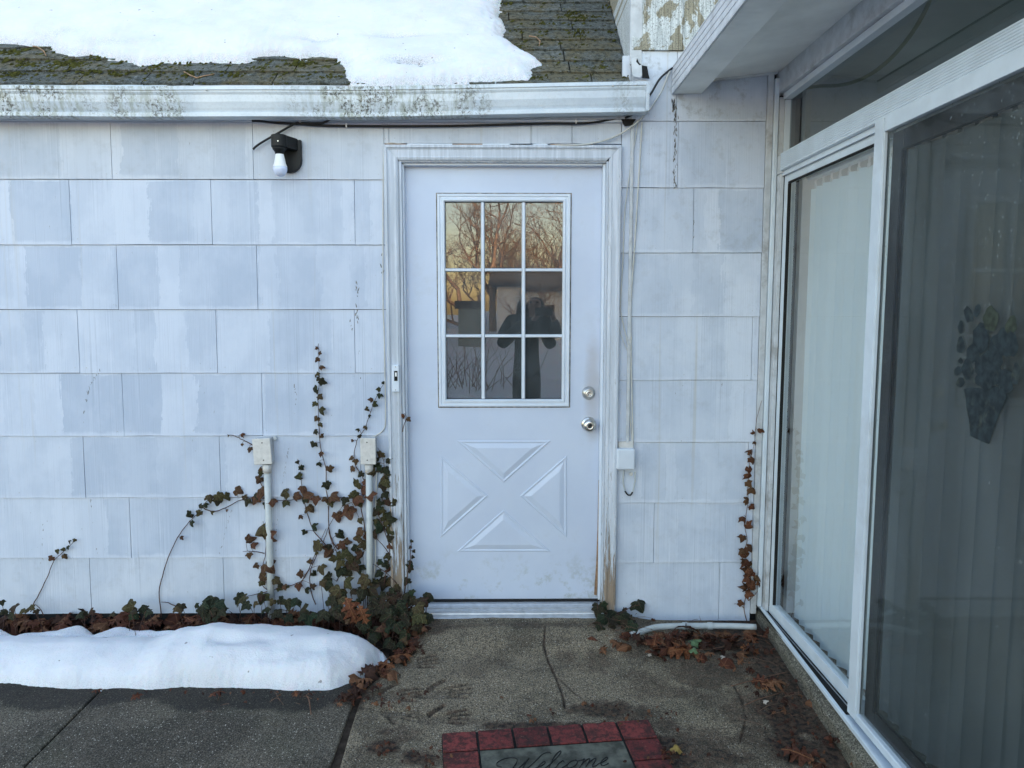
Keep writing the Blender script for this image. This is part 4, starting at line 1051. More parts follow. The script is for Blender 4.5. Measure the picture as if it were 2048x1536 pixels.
outlet(505, 877, 543, 929, 534, 542, 1215, 3, 'chalky outlet box above the left conduit with reddish vine tip behind', -1)
outlet(720, 876, 752, 929, 738, 739, 1215, 0, 'chalky outlet box above the right conduit nearest the door casing', 1)
cable('white_cable', [(753,945),(752,1000),(750,1060),(751,1110),(748,1150),(740,1190)], .0034, M['wire_w'], 'thin white wire running down beside the right conduit', 'wire', (), -.02)
# conduit on the ground by the right wall
gp = thing('ground_conduit', PY(1400, 1253, -.03), 'grey plastic pipe lying along the foot of the right wall', 'pipe')
pts_ = [PZ(1262,1270,.052), PZ(1280,1264,.054), PZ(1305,1256,.054), PZ(1330,1253,.052), PZ(1380,1252,.050), PZ(1450,1252,.049), PZ(1512,1254,.049)]
obj('pipe_run', MB().tube(smooth(pts_), .0135, 16), M['conduit'], gp)
for u in (1370, 1420): p = PZ(u, 1252, .050); obj('coupling', MB().tube([p-np.array([.012, 0, 0]), p+np.array([.012, 0, 0])], .0165, 16), M['conduit'], gp, .002)
obj('strap', MB().tube([PZ(1372,1244,.060), PZ(1372,1250,.068), PZ(1372,1257,.064), PZ(1372,1263,.045)], .003, 6), M['steel_d'], gp)

# ------------------------------------------------------------------ right wing: kerb, sliding door, transom, eave
kb = MB(); n = 14; v = []
for i in range(n+1):
    y = .015-3.6*i/n; j = .004*vnoise(i, 2, 3.1)
    xt, xb_ = 1.2+.036*y+j, 1.19+.052*y+j
    v += [(xt+.01, y, .083+.004*y*0), (xb_+.002, y, .055), (xb_, y, -.09), (1.45, y, -.09), (1.45, y, .083)]
kb.add(v, [(i*5+j, i*5+(j+1) % 5, (i+1)*5+(j+1) % 5, (i+1)*5+j) for i in range(n) for j in range(5)]+[(0,1,2,3,4), tuple(n*5+j for j in range(5))[::-1]])
tag(obj('concrete_kerb', kb, M['kerb'], None, .006), 'rough grey concrete kerb carrying the sliding door frame', 'kerb')
sdr = thing('sliding_door', (1.25, -1.2, .09), 'white aluminium sliding glass door with a screened panel on the right', 'sliding door')
FW = M['frame_white']; YE = -3.1
def sbox(nm, x0, x1, y0, y1, z0, z1, m=FW, parent=sdr, bev=.0015): return pbox(nm, (x0, y0, z0), (x1, y1, z1), m, parent, bev)
# ribbed header
mb = MB(); pr = [(1.30, 2.093), (1.203, 2.093), (1.1985, 2.095), (1.1985, 2.100)]
z = 2.103
while z < 2.158: pr += [(1.201, z), (1.2015, z+.0015), (1.1990, z+.003), (1.1990, z+.0065)]; z += .0078
pr += [(1.1985, 2.160), (1.1985, 2.165), (1.203, 2.167), (1.30, 2.167)]
v = []; k = len(pr)
for y in (-.085, YE): v += [(x, y, z) for x, z in pr]
mb.add(v, [(j, (j+1) % k, k+(j+1) % k, k+j) for j in range(k)]+[tuple(range(k)), tuple(range(2*k-1, k-1, -1))]); hd = obj('header', mb, FW, sdr)
sbox('header_end', 1.2075, 1.26, -.083, .015, 2.085, 2.165, M['dirty_white'])
# left fixed panel
sbox('jamb', 1.209, 1.226, -.062, .015, .092, 2.083, M['dirty_white'])
for nm, y0, y1, z0, z1 in (('panel_stile', -.109, -.064, .088, 2.091), ('panel_rail', -.944, -.110, 2.043, 2.0905), ('panel_rail', -.944, -.110, .088, .141)):
    sbox(nm, 1.228, 1.262, y0, y1, z0, z1)
sbox('rail_groove', 1.218, 1.2275, -.944, -.064, 2.080, 2.0915, M['bronze'])
sbox('track_lip', 1.2155, 1.2190, -.942, -.02, 2.072, 2.0925)
sbox('glazing_bead', 1.226, 1.2405, -.944, -.111, 2.036, 2.0425, M['void']); sbox('glazing_bead', 1.226, 1.2405, -.1145, -.1095, .142, 2.0355, M['void'])
mb = MB(); mb.add([(1.243, -.112, .138), (1.243, -.98, .138), (1.243, -.98, 2.045), (1.243, -.112, 2.045)], [(0,1,2,3)]); obj('glass_pane', mb, M['glass_l'], sdr, norm=False)
# sill, tracks
mb = MB(); v = []
for y in (.01, YE):
    xo = 1.2+.036*y
    v += [(xo, y, .083), (xo, y, .097), (xo+.004, y, .099), (xo+.012, y, .099), (xo+.012, y, .0865), (1.30, y, .0865), (1.30, y, .083)]
mb.add(v, [(j, (j+1) % 7, 7+(j+1) % 7, 7+j) for j in range(7)]+[tuple(range(7)), tuple(range(13, 6, -1))]); obj('sill', mb, FW, sdr)
sbox('track_rail', 1.2155, 1.2172, -.945, -.01, .0867, .0935, M['alu'])
mb = MB(); mb.box((1.1880, -.945, .0867), (1.2150, -.01, .0895)); mb.box((1.2175, -.945, .0867), (1.2275, -.01, .0900)); obj('track_gap_shade', mb, M['void'], sdr)  # black strips standing in for the shade in the track gap
for i in range(60):
    pass
# right screened panel
YS0, YS1 = -.946, -1.002
sbox('panel_stile', 1.1905, 1.216, YS1, YS0, .100, 2.0925); sbox('panel_stile_lip', 1.1925, 1.204, YS1-.006, YS1-.0005, .100, 2.088)
sbox('panel_rail', 1.1905, 1.216, YE, YS1-.0065, 2.049, 2.0925); mb = MB(); v = []
for y in (YS1-.0065, YE):
    xo = 1.1905+.010*(y+1.0)
    v += [(xo, y, .100), (xo, y, .122), (xo+.003, y, .125), (1.216, y, .125), (1.216, y, .100)]
mb.add(v, [(j, (j+1) % 5, 5+(j+1) % 5, 5+j) for j in range(5)]+[(0,1,2,3,4), (9,8,7,6,5)]); obj('panel_rail', mb, FW, sdr)
mb = MB(); mb.add([(1.206, YS1, .12), (1.206, YE, .12), (1.206, YE, 2.052), (1.206, YS1, 2.052)], [(0,1,2,3)]); obj('glass_pane', mb, M['glass_r'], sdr, norm=False)
for y0, y1, z0, z1 in ((YS1-.068, YS1-.002, .118, 2.045), (YE, YS1-.069, 1.985, 2.045), (YE, YS1-.069, .118, .168)): sbox('screen_frame', 1.222, 1.238, y0, y1, z0, z1, M['bronze'])
sbox('screen_gasket', 1.2165, 1.2215, YS1-.074, YS1-.066, .165, 1.985, M['void']); sbox('screen_gasket', 1.2165, 1.2215, YE, YS1-.0745, 1.978, 1.985, M['void'])
mb = MB(); mb.add([(1.230, YS1-.05, .15), (1.230, YE, .15), (1.230, YE, 2.0), (1.230, YS1-.05, 2.0)], [(0,1,2,3)]); obj('insect_screen', mb, M['screen'], sdr, norm=False)
# flower basket cling on the glass
dc = thing('window_cling', (1.2, -1.55, 1.35), 'faded dark cling of a cone basket filled with leaves stuck on the sliding glass', 'window cling')
M['cling'] = simple('faded_dark_film', (.024, .034, .038), .7, 0, .35, 45, .3, .2, .35, (.12,.13,.10))
M['cling2'] = simple('faded_olive_film', (.042, .052, .038), .7, 0, .35, 60, .3, .2)
def dpt(u, v, x=1.2045): p = PX(1860+u/4.266, 560+v/4.266, x); return (p[1], p[2])
mb = MB(); mb.prism([dpt(*p) for p in ((290,930),(360,915),(450,925),(560,905),(655,960),(650,1010),(620,1090),(590,1150),(545,1270),(505,1400),(430,1370),(345,1330),(335,1200),(310,1080),(305,1000))], 0, 1.2040, 1.2048); obj('cone_basket', mb, M['cling'], dc)
lv = [(330,295,36,68),(265,405,25,46),(262,560,36,70),(236,780,28,40),(262,875,40,40),(408,258,26,52),(320,760,48,80),(430,500,66,130),(520,330,70,100),(700,400,46,90),(600,560,80,120),(690,570,74,100),(460,740,76,90),(742,800,36,88),(640,820,70,50),(650,900,60,80),(540,680,90,90),(375,630,56,70),(480,860,80,70),(580,820,60,80),(270,690,24,22)]
for i, (u, v, ru, rv) in enumerate(lv):
    k = 12; a0 = random.uniform(-.3, .3)
    pts_ = []
    for j in range(k):
        a = 2*PI*j/k; rr = 1+.18*random.uniform(-1, 1)+(.25 if j in (0,) else 0)
        x, y = math.sin(a)*ru*rr, -math.cos(a)*rv*rr; pts_.append(dpt(u+x*math.cos(a0)-y*math.sin(a0), v+x*math.sin(a0)+y*math.cos(a0)))
    xo = 1.2038-.0002*i*.5
    mb = MB(); mb.prism(pts_, 0, xo-.0003, xo); obj('leaf', mb, M['cling2'] if (v < 420 and u > 480) else M['cling'], dc)
# transom and boards above the header
tr = thing('transom_window', (1.25, -1.2, 2.3), 'long dark fixed transom window above the sliding door', 'window')
sbox('jamb', 1.209, 1.232, -.024, .016, 2.168, 2.42, M['dirty_white'], tr); sbox('jamb_inner', 1.233, 1.262, -.030, .016, 2.168, 2.408, M['frame_white'], tr)
sbox('top_rail', 1.222, 1.262, YE, -.031, 2.408, 2.434, M['frame_white'], tr)
mb = MB(); mb.add([(1.256, -.02, 2.168), (1.256, YE, 2.168), (1.256, YE, 2.41), (1.256, -.02, 2.41)], [(0,1,2,3)]); obj('glass_pane', mb, M['glass_t'], tr, norm=False)
sbox('frieze_board', 1.203, 1.30, YE, .016, 2.4355, 2.53, M['dirty_white'], tr, .003)
yc = smooth([PX(u, v, 1.285) for u, v in ((1612,176),(1640,172),(1675,171),(1710,163),(1745,146),(1780,118),(1812,82),(1838,44),(1858,4),(1872,-40))])
tag(obj('yellow_cable', MB().tube(yc, .0065, 8), M['wire_yg']), 'yellow-green cable sagging behind the dark transom glass', 'cable')
# eave of the right wing
ev = thing('ribbed_eave', (1, -1.2, 2.5), 'grey soffit with a ribbed metal fascia jutting out over the sliding door', 'eave')
mb = MB(); pr = [(.735, 2.434)]
z = 2.440
for i in range(4): pr += [(.7335, z), (.7335, z+.020), (.7385, z+.0215), (.7385, z+.0235)]; z += .0255
pr += [(.7335, 2.545), (.735, 2.550), (.76, 2.552), (.76, 2.54), (.745, 2.54), (.745, 2.438)]
k = len(pr); v = []
for y in (-.012, YE): v += [(x, y, z) for x, z in pr]
mb.add(v, [(j, (j+1) % k, k+(j+1) % k, k+j) for j in range(k)]+[tuple(range(k)), tuple(range(2*k-1, k-1, -1))]); obj('fascia', mb, M['fascia'], ev)
sbox('fascia_return', .7455, .866, YE, -.012, 2.436, 2.446, M['soffit'], ev); sbox('fascia_lip', .862, .870, YE, -.012, 2.4465, 2.492, M['soffit'], ev)
pbox('soffit_gap', (.8705, YE, 2.486), (.876, -.012, 2.4918), M['void'], ev, 0)
mb = MB(); v = []
for y in (-.010, YE): v += [(.870, y, 2.492), (1.215, y, 2.531), (1.215, y, 2.545), (.870, y, 2.506)]
mb.add(v, [(0,1,5,4),(1,2,6,5),(2,3,7,6),(3,0,4,7),(0,3,2,1),(4,5,6,7)]); obj('soffit_panel', mb, M['soffit'], ev)
mb = MB(); v = []
for y in (-.010, -.022): v += [(.872, y, 2.484), (1.20, y, 2.520), (1.20, y, 2.532), (.872, y, 2.496)]
mb.add(v, [(0,1,5,4),(1,2,6,5),(2,3,7,6),(3,0,4,7),(0,3,2,1),(4,5,6,7)]); obj('edge_trim', mb, M['dirty_white'], ev)
mb = MB(); v = []
for y in (.0, YE): v += [(.745, y, 2.553), (3.2, y, 2.76), (3.2, y, 2.77), (.745, y, 2.561)]
mb.add(v, [(0,1,5,4),(1,2,6,5),(2,3,7,6),(3,0,4,7),(0,3,2,1),(4,5,6,7)]); obj('wing_roof', mb, M['roof'], ev)
# room behind the glass (opening added to light blinds), and behind entry door
rm = MB()
rm.box((1.31, YE, -.05), (2.8, .0, .07)); rm2 = MB()
rm2.box((1.31, -.06, .08), (2.8, -.02, 2.53)); rm2.box((2.75, YE, .08), (2.8, -.07, .5)); rm2.box((2.75, YE, 2.4), (2.8, -.07, 2.53)); rm2.box((1.31, YE, 2.50), (2.74, -.07, 2.53)); rm2.box((1.31, YE-.05, .0), (2.8, YE-.001, 2.53)); rm2.box((1.20, YE-.4, 0), (1.31, YE-.001, 2.53))  # far wall left open between sill and header so sky light reaches the blinds
tag(obj('room_floor', rm, M['interior_d']), kind='structure', label='dark floor of the room behind the sliding door')
tag(obj('room_walls', rm2, M['interior']), kind='structure', label='interior walls behind the sliding door with a far opening added to light the blinds')
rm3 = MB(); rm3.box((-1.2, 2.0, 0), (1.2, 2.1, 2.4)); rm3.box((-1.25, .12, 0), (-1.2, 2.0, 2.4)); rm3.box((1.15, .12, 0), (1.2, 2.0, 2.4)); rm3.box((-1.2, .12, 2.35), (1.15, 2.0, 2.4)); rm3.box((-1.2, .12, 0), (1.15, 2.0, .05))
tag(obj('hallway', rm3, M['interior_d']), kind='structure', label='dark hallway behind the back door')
# vertical blinds
vb = thing('vertical_blinds', (1.33, -1.2, 2.05), 'pale vertical blinds hanging closed behind the sliding glass', 'blinds')
sl_ = MB(); w = .089; n = 6; v = []
for zz in (.105, 2.005):
    for i in range(n+1):
        a = (i/n-.5); v.append((.010*(1-4*a*a), a*w, zz))
sl_.add(v, [(i, i+1, n+2+i, n+1+i) for i in range(n)], True); sme = sl_.mesh('blind_slat'); sme.materials.append(M['blind'])
hk = MB(); hk.box((-.002, -.010, 2.003), (.002, .010, 2.018)); hk.box((-.003, -.003, 2.017), (.003, .003, 2.040)); hkm = hk.mesh('slat_hook'); hkm.materials.append(M['bulb_w'])
yy = -.20; i = 0
while yy > YE+.1:
    rot = 15+random.uniform(-7, 9)
    if i in (15, 17, 18, 21): rot = 2
    if i == 0: rot = 2
    o = bpy.data.objects.new('blind_slat', sme); o.matrix_world = Matrix.Translation((1.31+random.uniform(-.002, .002), yy, random.uniform(-.003, .003))) @ Matrix.Rotation(math.radians(rot), 4, 'Z'); link(o, vb)
    h_ = bpy.data.objects.new('slat_hook', hkm); h_.matrix_world = Matrix.Translation((1.31, yy, 0)); link(h_, vb)
    yy -= .078; i += 1
pbox('head_rail', (1.292, YE+.1, 2.041), (1.332, -.15, 2.085), M['bulb_w'], vb)

# ------------------------------------------------------------------ leaves
IVY_H = [(.0, .02), (.10, -.10), (.27, -.15), (.42, -.08), (.43, .06), (.56, .18), (.64, .36), (.46, .44), (.34, .50), (.26, .68), (.14, .87), (0, 1.0)]
def leaf_mesh(name, half, mat_, curl, fold, seed):
    r = random.Random(seed); L = []; 
    hl = [(x*r.uniform(.9, 1.12), y+r.uniform(-.03, .03) if 0 < y < 1 else y) for x, y in half]
    hr = [(x*r.uniform(.9, 1.12), y+r.uniform(-.03, .03) if 0 < y < 1 else y) for x, y in half]
    out = [(x, y) for x, y in hr]+[(-x, y) for x, y in hl[-2:0:-1]]
    mids = [(0, .22), (0, .5), (0, .75)]
    def zf(x, y): return -curl*(x*x*1.2+(y-.35)**2)+fold*abs(x)+.05*math.sin(x*9+seed)*math.cos(y*7+seed*2)
    pts_ = out+mids; v = [(x, y, zf(x, y)) for x, y in pts_]; n = len(out); m0 = n
    half_n = len(half)-1
    f = []
    for i in range(n):
        j = (i+1) % n
        ym = (out[i][1]+out[j][1])/2
        c = m0 if ym < .36 else (m0+1 if ym < .62 else m0+2)
        f.append((i, j, c))
    # bridge where fan centres change
    def near(side, y): return None
    for k in range(2):
        yb_ = .36 if k == 0 else .62
        for side in (0, 1):
            for i in range(n):
                j = (i+1) % n; a = (out[i][1]+out[(i+1) % n][1])/2; b = (out[j][1]+out[(j+1) % n][1])/2
                ca = 0 if a < .36 else (1 if a < .62 else 2); cb = 0 if b < .36 else (1 if b < .62 else 2)
                if ca != cb and {ca, cb} == {k, k+1} and ((out[j][0] > 0) == (side == 0)):
                    f.append((j, m0+min(ca, cb), m0+max(ca, cb)) if True else None)
    me = bpy.data.meshes.new(name); me.from_pydata(v, [], f)
    uvl = me.uv_layers.new(name='UVMap')
    for lp_ in me.loops: x, y, _ = v[lp_.vertex_index]; uvl.data[lp_.index].uv = (x, y)
    fixn(me); me.polygons.foreach_set('use_smooth', [True]*len(me.polygons)); me.materials.append(mat_); me.update(); return me
OAK_H = [(.0, 0), (.05, .02), (.06, .10), (.20, .10), (.10, .22), (.32, .30), (.36, .38), (.12, .42), (.11, .50), (.40, .64), (.36, .70), (.12, .68), (.11, .76), (.22, .88), (.08, .88), (0, 1.0)]
LV = {}
for nm, m in (('ivy', 'ivy'), ('ivy_b', 'ivy_b'), ('ivy_k', 'ivy_k')): LV[nm] = [leaf_mesh('ivy_leaf', IVY_H, M[m], .35+.55*k/6, .34*((k*7) % 3-1), k+1) for k in range(7)]
LV['dead'] = [leaf_mesh('dry_leaf', IVY_H, M['dead'], 1.1+.3*k, .5*((k*7) % 3-1)+.2, k+11) for k in range(4)]
LV['oak'] = [leaf_mesh('oak_leaf', OAK_H, M['oak'], .5+.35*k/5, .35*((k*5) % 3-1), k+21) for k in range(6)]
def leaf_matrix(p, tip, nrm, L):
    n_ = Vector(nrm).normalized(); t_ = Vector(tip); t_ = (t_-n_*t_.dot(n_)).normalized(); x_ = t_.cross(n_)
    R_ = Matrix((x_, t_, n_)).transposed().to_4x4()
    return Matrix.Translation(Vector([float(a) for a in p])) @ R_ @ Matrix.Diagonal((L, L, L, 1))
PXM = 3.40/1535
def wall_leaf(parent, u, v, dpx, kind, tip_ang=None, Y=None, tilt=.45, name='leaf'):
    """dpx: leaf width in photo pixels"""
    L = dpx*PXM*.78; Y = -.022-random.uniform(0, .018)-L*.15 if Y is None else Y
    a = tip_ang if tip_ang is not None else random.uniform(-1.0, 1.0)
    tip = Vector((math.sin(a), random.uniform(-.25, .1), -math.cos(a)))
    nrm = Vector((random.uniform(-tilt, tilt), -1, random.uniform(-tilt*.3, tilt*1.2)))
    c = PY(u, v, Y); base = Vector(c)-tip.normalized()*L*.42
    o = bpy.data.objects.new(name, random.choice(LV[kind])); o.matrix_world = leaf_matrix(base, tip, nrm, L) @ Matrix.Diagonal((random.uniform(.78, 1.18), random.uniform(.85, 1.1), random.uniform(.6, 1.7), 1))
    return link(o, parent), base
def vine(label, origin, sc, stems, leaves, kinds=('ivy', 'ivy_b', 'ivy_k'), stem_m='stem', r=.0022, group=None, tilt=.75, Y0=-.014):
    Z_ = lambda q: (origin[0]+q[0]/sc, origin[1]+q[1]/sc)
    p0 = PY(*Z_(stems[0][-1]), -.015)
    root = thing('ivy_vine', p0, label, 'ivy', group)
    mb = MB(); allp = []
    for st in stems:
        pts_ = smooth([PY(*Z_(q), Y0-random.uniform(0, .004)) for q in st], 4)
        pts_ = [p+Vector((random.gauss(0, .0008), 0, random.gauss(0, .0008))) for p in pts_]
        m = len(pts_); mb.tube(pts_, [r*(.45+.75*i/m) for i in range(m)], 5); allp += pts_
    for lf in leaves:
        u, v = Z_(lf[:2]); d = lf[2]/sc; kind = lf[3] if len(lf) > 3 else random.choice(kinds)
        q = Vector(PY(u, v, Y0)); near = min(allp, key=lambda p: (p-q).length_squared); dv = q-near
        ang = math.atan2(dv.x, -dv.z)*.55+random.uniform(-.5, .5) if dv.length > .008 else random.uniform(-.8, .8)
        if lf[1] < 60 and d < 12: ang = PI+random.uniform(-.6, .6)
        o, base = wall_leaf(root, u, v, d*1.12, kind, ang, None, tilt)
        if (base-near).length < .12: mb.tube([near, (near+base)/2+Vector((0, -.006, .004)), base], .0010, 4, False)
    obj('stem', mb, M[stem_m], root, norm=False)
    return root
O6, S6 = (280, 680), 2.648
vine('tallest ivy vine climbing straight up the siding between the two conduits', O6, S6,
     [[(945,18),(945,100),(950,200),(942,300),(945,400),(950,500),(960,590),(985,680),(985,790),(1000,860),(998,950),(1010,1040),(1045,1110)]],
     [(938,38,26),(955,70,26),(935,105,34),(968,140,40),(930,182,36),(945,208,30),(968,222,50),(918,265,44),(957,303,40),(925,342,38),(960,380,50),(930,420,38),(957,450,32),(925,487,36),(965,512,30),(915,557,42),(962,607,38),(937,650,34),(1003,688,46),(990,772,54)])
vine('leaning ivy vine passing behind the right outlet box towards the doorbell', O6, S6,
     [[(1295,220),(1270,270),(1240,330),(1215,400),(1190,470),(1155,520),(1135,590),(1140,660),(1175,720),(1195,780),(1170,870),(1185,960),(1195,1060)]],
     [(1290,228,22),(1262,262,28),(1268,295,32),(1222,315,34),(1245,345,38),(1197,368,28),(1215,405,22),(1197,462,28),(1148,470,30),(1165,512,24),(1125,537,18),(1115,625,34),(1143,645,36),(1120,685,40),(1168,712,40),(1200,752,46),(1140,768,56),(1180,800,70),(1225,830,62),(1140,815,40)])
vine('short ivy shoot rising from the level runner midway between the conduits', O6, S6,
     [[(835,632),(850,690),(855,750),(865,810),(870,850),(885,920),(920,1010),(965,1065),(1010,1110)]],
     [(835,650,24),(857,680,38),(835,730,46),(860,790,44),(905,893,58),(847,938,34),(920,993,48),(870,1022,38),(935,1095,74),(930,1130,30)])
vine('tiny reddish ivy shoot poking out left of the left outlet box', O6, S6, [[(465,503),(500,508),(530,522),(565,540),(600,556)]], [(540,498,28,'dead'),(540,557,22,'ivy_b'),(582,582,40,'ivy_b'),(468,508,14,'ivy_b')])
vine('arching ivy vine that rises from the snow and bends right into a level runner', O6, S6,
     [[(1195,832),(1000,835),(900,836),(820,846),(740,850),(640,838),(540,846),(470,880),(400,908),(355,900),(330,885)], [(640,832),(520,832),(420,835),(360,850),(320,900),(300,925),(250,975),(200,1045),(150,1150),(120,1250),(100,1340),(110,1420),(112,1470)], [(110,1388),(150,1392),(190,1410)]],
     [(258,930,44),(272,975,42),(312,920,44),(315,885,40),(347,878,36),(370,838,56),(420,835,66),(412,860,50),(462,835,56),(525,798,60,'ivy_b'),(535,838,44),(565,858,50),(605,850,54),(645,805,66),(620,830,46),(670,880,46),(700,862,56,'ivy_b'),(757,810,62),(770,868,50),(830,828,56,'ivy_b'),(885,826,72),(870,850,50),(930,850,64),(218,1050,26,'ivy_b'),(375,920,24),(460,905,20)])
vine('dense ivy band running level below the right outlet box to the conduit', O6, S6,
     [[(1190,832),(1120,840),(1060,838),(985,842)], [(1075,880),(1040,920),(1000,990),(970,1070),(930,1150),(900,1240),(905,1330),(930,1400)], [(1120,860),(1070,880)]],
     [(975,845,40),(1030,838,82),(1010,862,50),(1085,853,54),(1140,852,84),(1125,825,50),(1165,870,50),(1110,920,88),(1045,943,66,'ivy_b'),(1170,960,46),(1095,890,44)])
vine('tangled ivy climbing low between the conduits above the leaf litter', O6, S6,
     [[(995,880),(1000,960),(1005,1040),(1040,1120),(1060,1200),(1090,1260),(1120,1330)], [(900,1210),(860,1270),(800,1300),(745,1310)], [(1210,1100),(1150,1150),(1080,1200),(1040,1280)], [(985,1000),(940,1100),(905,1190),(850,1290)]],
     [(1065,1040,62),(1155,1015,60),(1150,1050,54),(1180,1085,58),(1070,1090,58),(1000,1130,84,'ivy_b'),(1050,1145,54),(1165,1140,62),(1055,1185,62),(1130,1190,84),(965,1215,68),(885,1185,46),(925,1245,38),(845,1240,46),(840,1308,48,'ivy_b'),(880,1330,42),(915,1308,38),(1130,1110,54),(1190,1040,50),(1100,1075,50),(1090,1130,60),(1150,1170,56),(1000,1095,40),(1100,1230,70),(1060,1225,60),(1160,1220,66),(990,1260,60),(775,1310,34),(745,1300,30),(1110,1160,50),(1020,1160,44)], ('ivy', 'ivy_k', 'ivy_b'))
vine('ivy cluster wrapped around the left conduit', O6, S6,
     [[(650,960),(665,1050),(665,1130),(650,1200),(645,1290),(680,1330),(700,1380)], [(545,1120),(600,1120),(660,1130)], [(640,690),(635,740),(655,790)], [(560,1360),(620,1345),(680,1330)]],
     [(630,685,36,'ivy_b'),(640,710,36),(625,748,52),(645,800,72),(632,1005,84),(650,1025,60),(685,1045,82),(585,1062,68),(600,1080,44),(580,1145,48,'ivy_b'),(610,1195,38,'ivy_b'),(685,1205,86,'ivy_b'),(635,1262,68),(728,1275,54),(740,1315,34),(770,1310,42),(640,1290,40)])
vine('thick dark ivy mass between the right conduit and the door casing', O6, S6,
     [[(1258,570),(1290,640),(1290,700),(1300,800),(1260,900),(1290,1000),(1320,1090),(1310,1200),(1290,1300)], [(1240,1040),(1280,1080),(1320,1130)], [(1225,1180),(1300,1230),(1360,1290)]],
     [(1270,612,50),(1310,640,42),(1230,700,52),(1265,690,56),(1305,690,60),(1245,665,48),(1280,755,74),(1290,780,50),(1310,712,44),(1300,820,54),(1275,865,60),(1340,868,54),(1310,860,50),(1250,915,64),(1285,905,44),(1330,950,76),(1300,945,50),(1275,1005,72),(1325,1010,62),(1210,1020,44),(1240,1030,54),(1325,1050,46),(1325,1095,40,'ivy_b'),(1305,1145,54),(1275,1180,48),(1300,1190,54),(1320,1220,44,'ivy_b'),(1260,1240,60),(1280,1270,64),(1320,1290,60),(1240,1290,60),(1290,1310,70),(1350,1310,60),(1255,640,40),(1285,730,46),(1265,890,44),(1305,975,50),(1250,960,40)], ('ivy', 'ivy_k', 'ivy_k'), Y0=-.030)
vine('lone pair of dead ivy leaves on a stalk against the door edge', O6, S6, [[(1408,395),(1408,420),(1398,450),(1390,485)]], [(1403,402,34,'dead'),(1422,425,34,'ivy_b')], Y0=-.045)
vine('sprig of tiny dark ivy leaves climbing the inner left jamb', O6, S6, [[(1440,1062),(1432,1120),(1432,1180),(1420,1230),(1410,1290),(1400,1340)]], [(1437,1068,22),(1452,1120,26),(1430,1098,22),(1450,1150,24),(1428,1178,28),(1440,1195,28),(1430,1215,44),(1420,1200,30),(1405,1280,50)], ('ivy_k',), Y0=-.040)
vine('small bent ivy shoot with seven leaves on the siding at far left', (0, 1020), 2.56, [[(385,152),(350,190),(300,235),(270,270),(245,340),(210,410),(170,485),(158,520)], [(175,480),(200,500),(225,540)]],
     [(348,160,24),(382,155,20),(350,192,24),(320,203,28),(286,213,30),(260,250,36),(333,237,32,'ivy_b')])
vine('dry rust-brown ivy strip hanging beside the sliding door frame', (1200, 600), 2.328,
     [[(755,468),(735,530),(725,590),(715,680),(697,760),(690,860),(688,940),(680,1000),(675,1060),(685,1120),(672,1180),(700,1260),(690,1350),(670,1430),(685,1500)], [(625,1415),(650,1420),(672,1435)], [(740,1345),(715,1380),(690,1400)]],
     [(740,602,40),(712,624,24),(725,665,24),(703,703,42),(708,748,38),(695,795,42),(712,818,50),(692,857,38),(710,888,48),(695,932,42),(710,966,36),(672,1018,46),(695,1058,52),(665,1110,40),(697,1160,50),(660,1170,42),(655,1195,44),(700,1215,50),(665,1218,34),(690,1240,44),(700,1275,54),(725,1290,44),(675,1340,50),(710,1330,48),(735,1320,34),(692,1370,50),(658,1412,42),(708,1250,44),(716,1310,46),(682,1300,44),(695,1190,40),(720,1270,36),(700,1345,44)], ('dead',), 'stem_d', .0018, None, .9, -.016)
# dark clump at the foot of the right casing
vine('dark glossy ivy clump at the foot of the right door casing', (1180, 840), 3.49, [[(350,1290),(300,1300),(230,1340),(150,1380),(100,1430)], [(50,1260),(60,1340),(100,1420)], [(330,1440),(220,1400),(130,1420)]],
     [(345,1300,115,'ivy_k'),(50,1330,100,'ivy_k'),(95,1300,70,'ivy_k'),(60,1400,80,'ivy_k'),(200,1375,74,'ivy_k'),(150,1410,80,'ivy_k'),(235,1440,90,'ivy_k'),(265,1395,66,'ivy_k'),(105,1370,70,'ivy_k'),(180,1450,80,'ivy_k'),(300,1450,60,'ivy_k'),(120,1440,70,'ivy_k'),(240,1330,40,'ivy_b'),(290,1420,60,'ivy_k'),(455,1405,52,'dead')], ('ivy_k',), Y0=-.06)

# trailing ivy on the ground
gi = thing('ground_ivy', PG(700, 1250), 'dark trailing ivy spreading over the soil from the snow to the door step', 'ivy')
gm = MB()
def gleaf(u, v, d, kind=None, Y=None):
    Y = -.05-.26*min(max((v-1175)/110.0, 0), 1)-random.uniform(0, .03) if Y is None else Y
    p = PY(u, v, Y); h = float(gz(p[0], p[1])); 
    if p[2] < h+.008: p = PG(u, v, .012+random.uniform(0, .012))
    L = d*PXM*random.uniform(.6, .95)
    nrm = Vector((random.uniform(-.6, .6), -random.uniform(.4, 1), random.uniform(.15, 1.1))); a = random.uniform(-1.6, 1.6)
    tip = Vector((math.sin(a), -.35, -math.cos(a)*.8)); o = bpy.data.objects.new('leaf', random.choice(LV[kind or random.choice(('ivy_k', 'ivy_k', 'ivy_k', 'ivy'))]))
    b = Vector(p)-tip.normalized()*L*.4; o.matrix_world = leaf_matrix(b, tip, nrm, L); link(o, gi)
    q = Vector((p[0]+random.gauss(0, .03), min(p[1]+random.uniform(-.02, .05), -.02), h)); gm.tube([q, (q+b)/2+Vector((0, -.004, .012)), b], .0012, 4, False)
Z6 = lambda a, b: (280+a/2.648, 680+b/2.648)
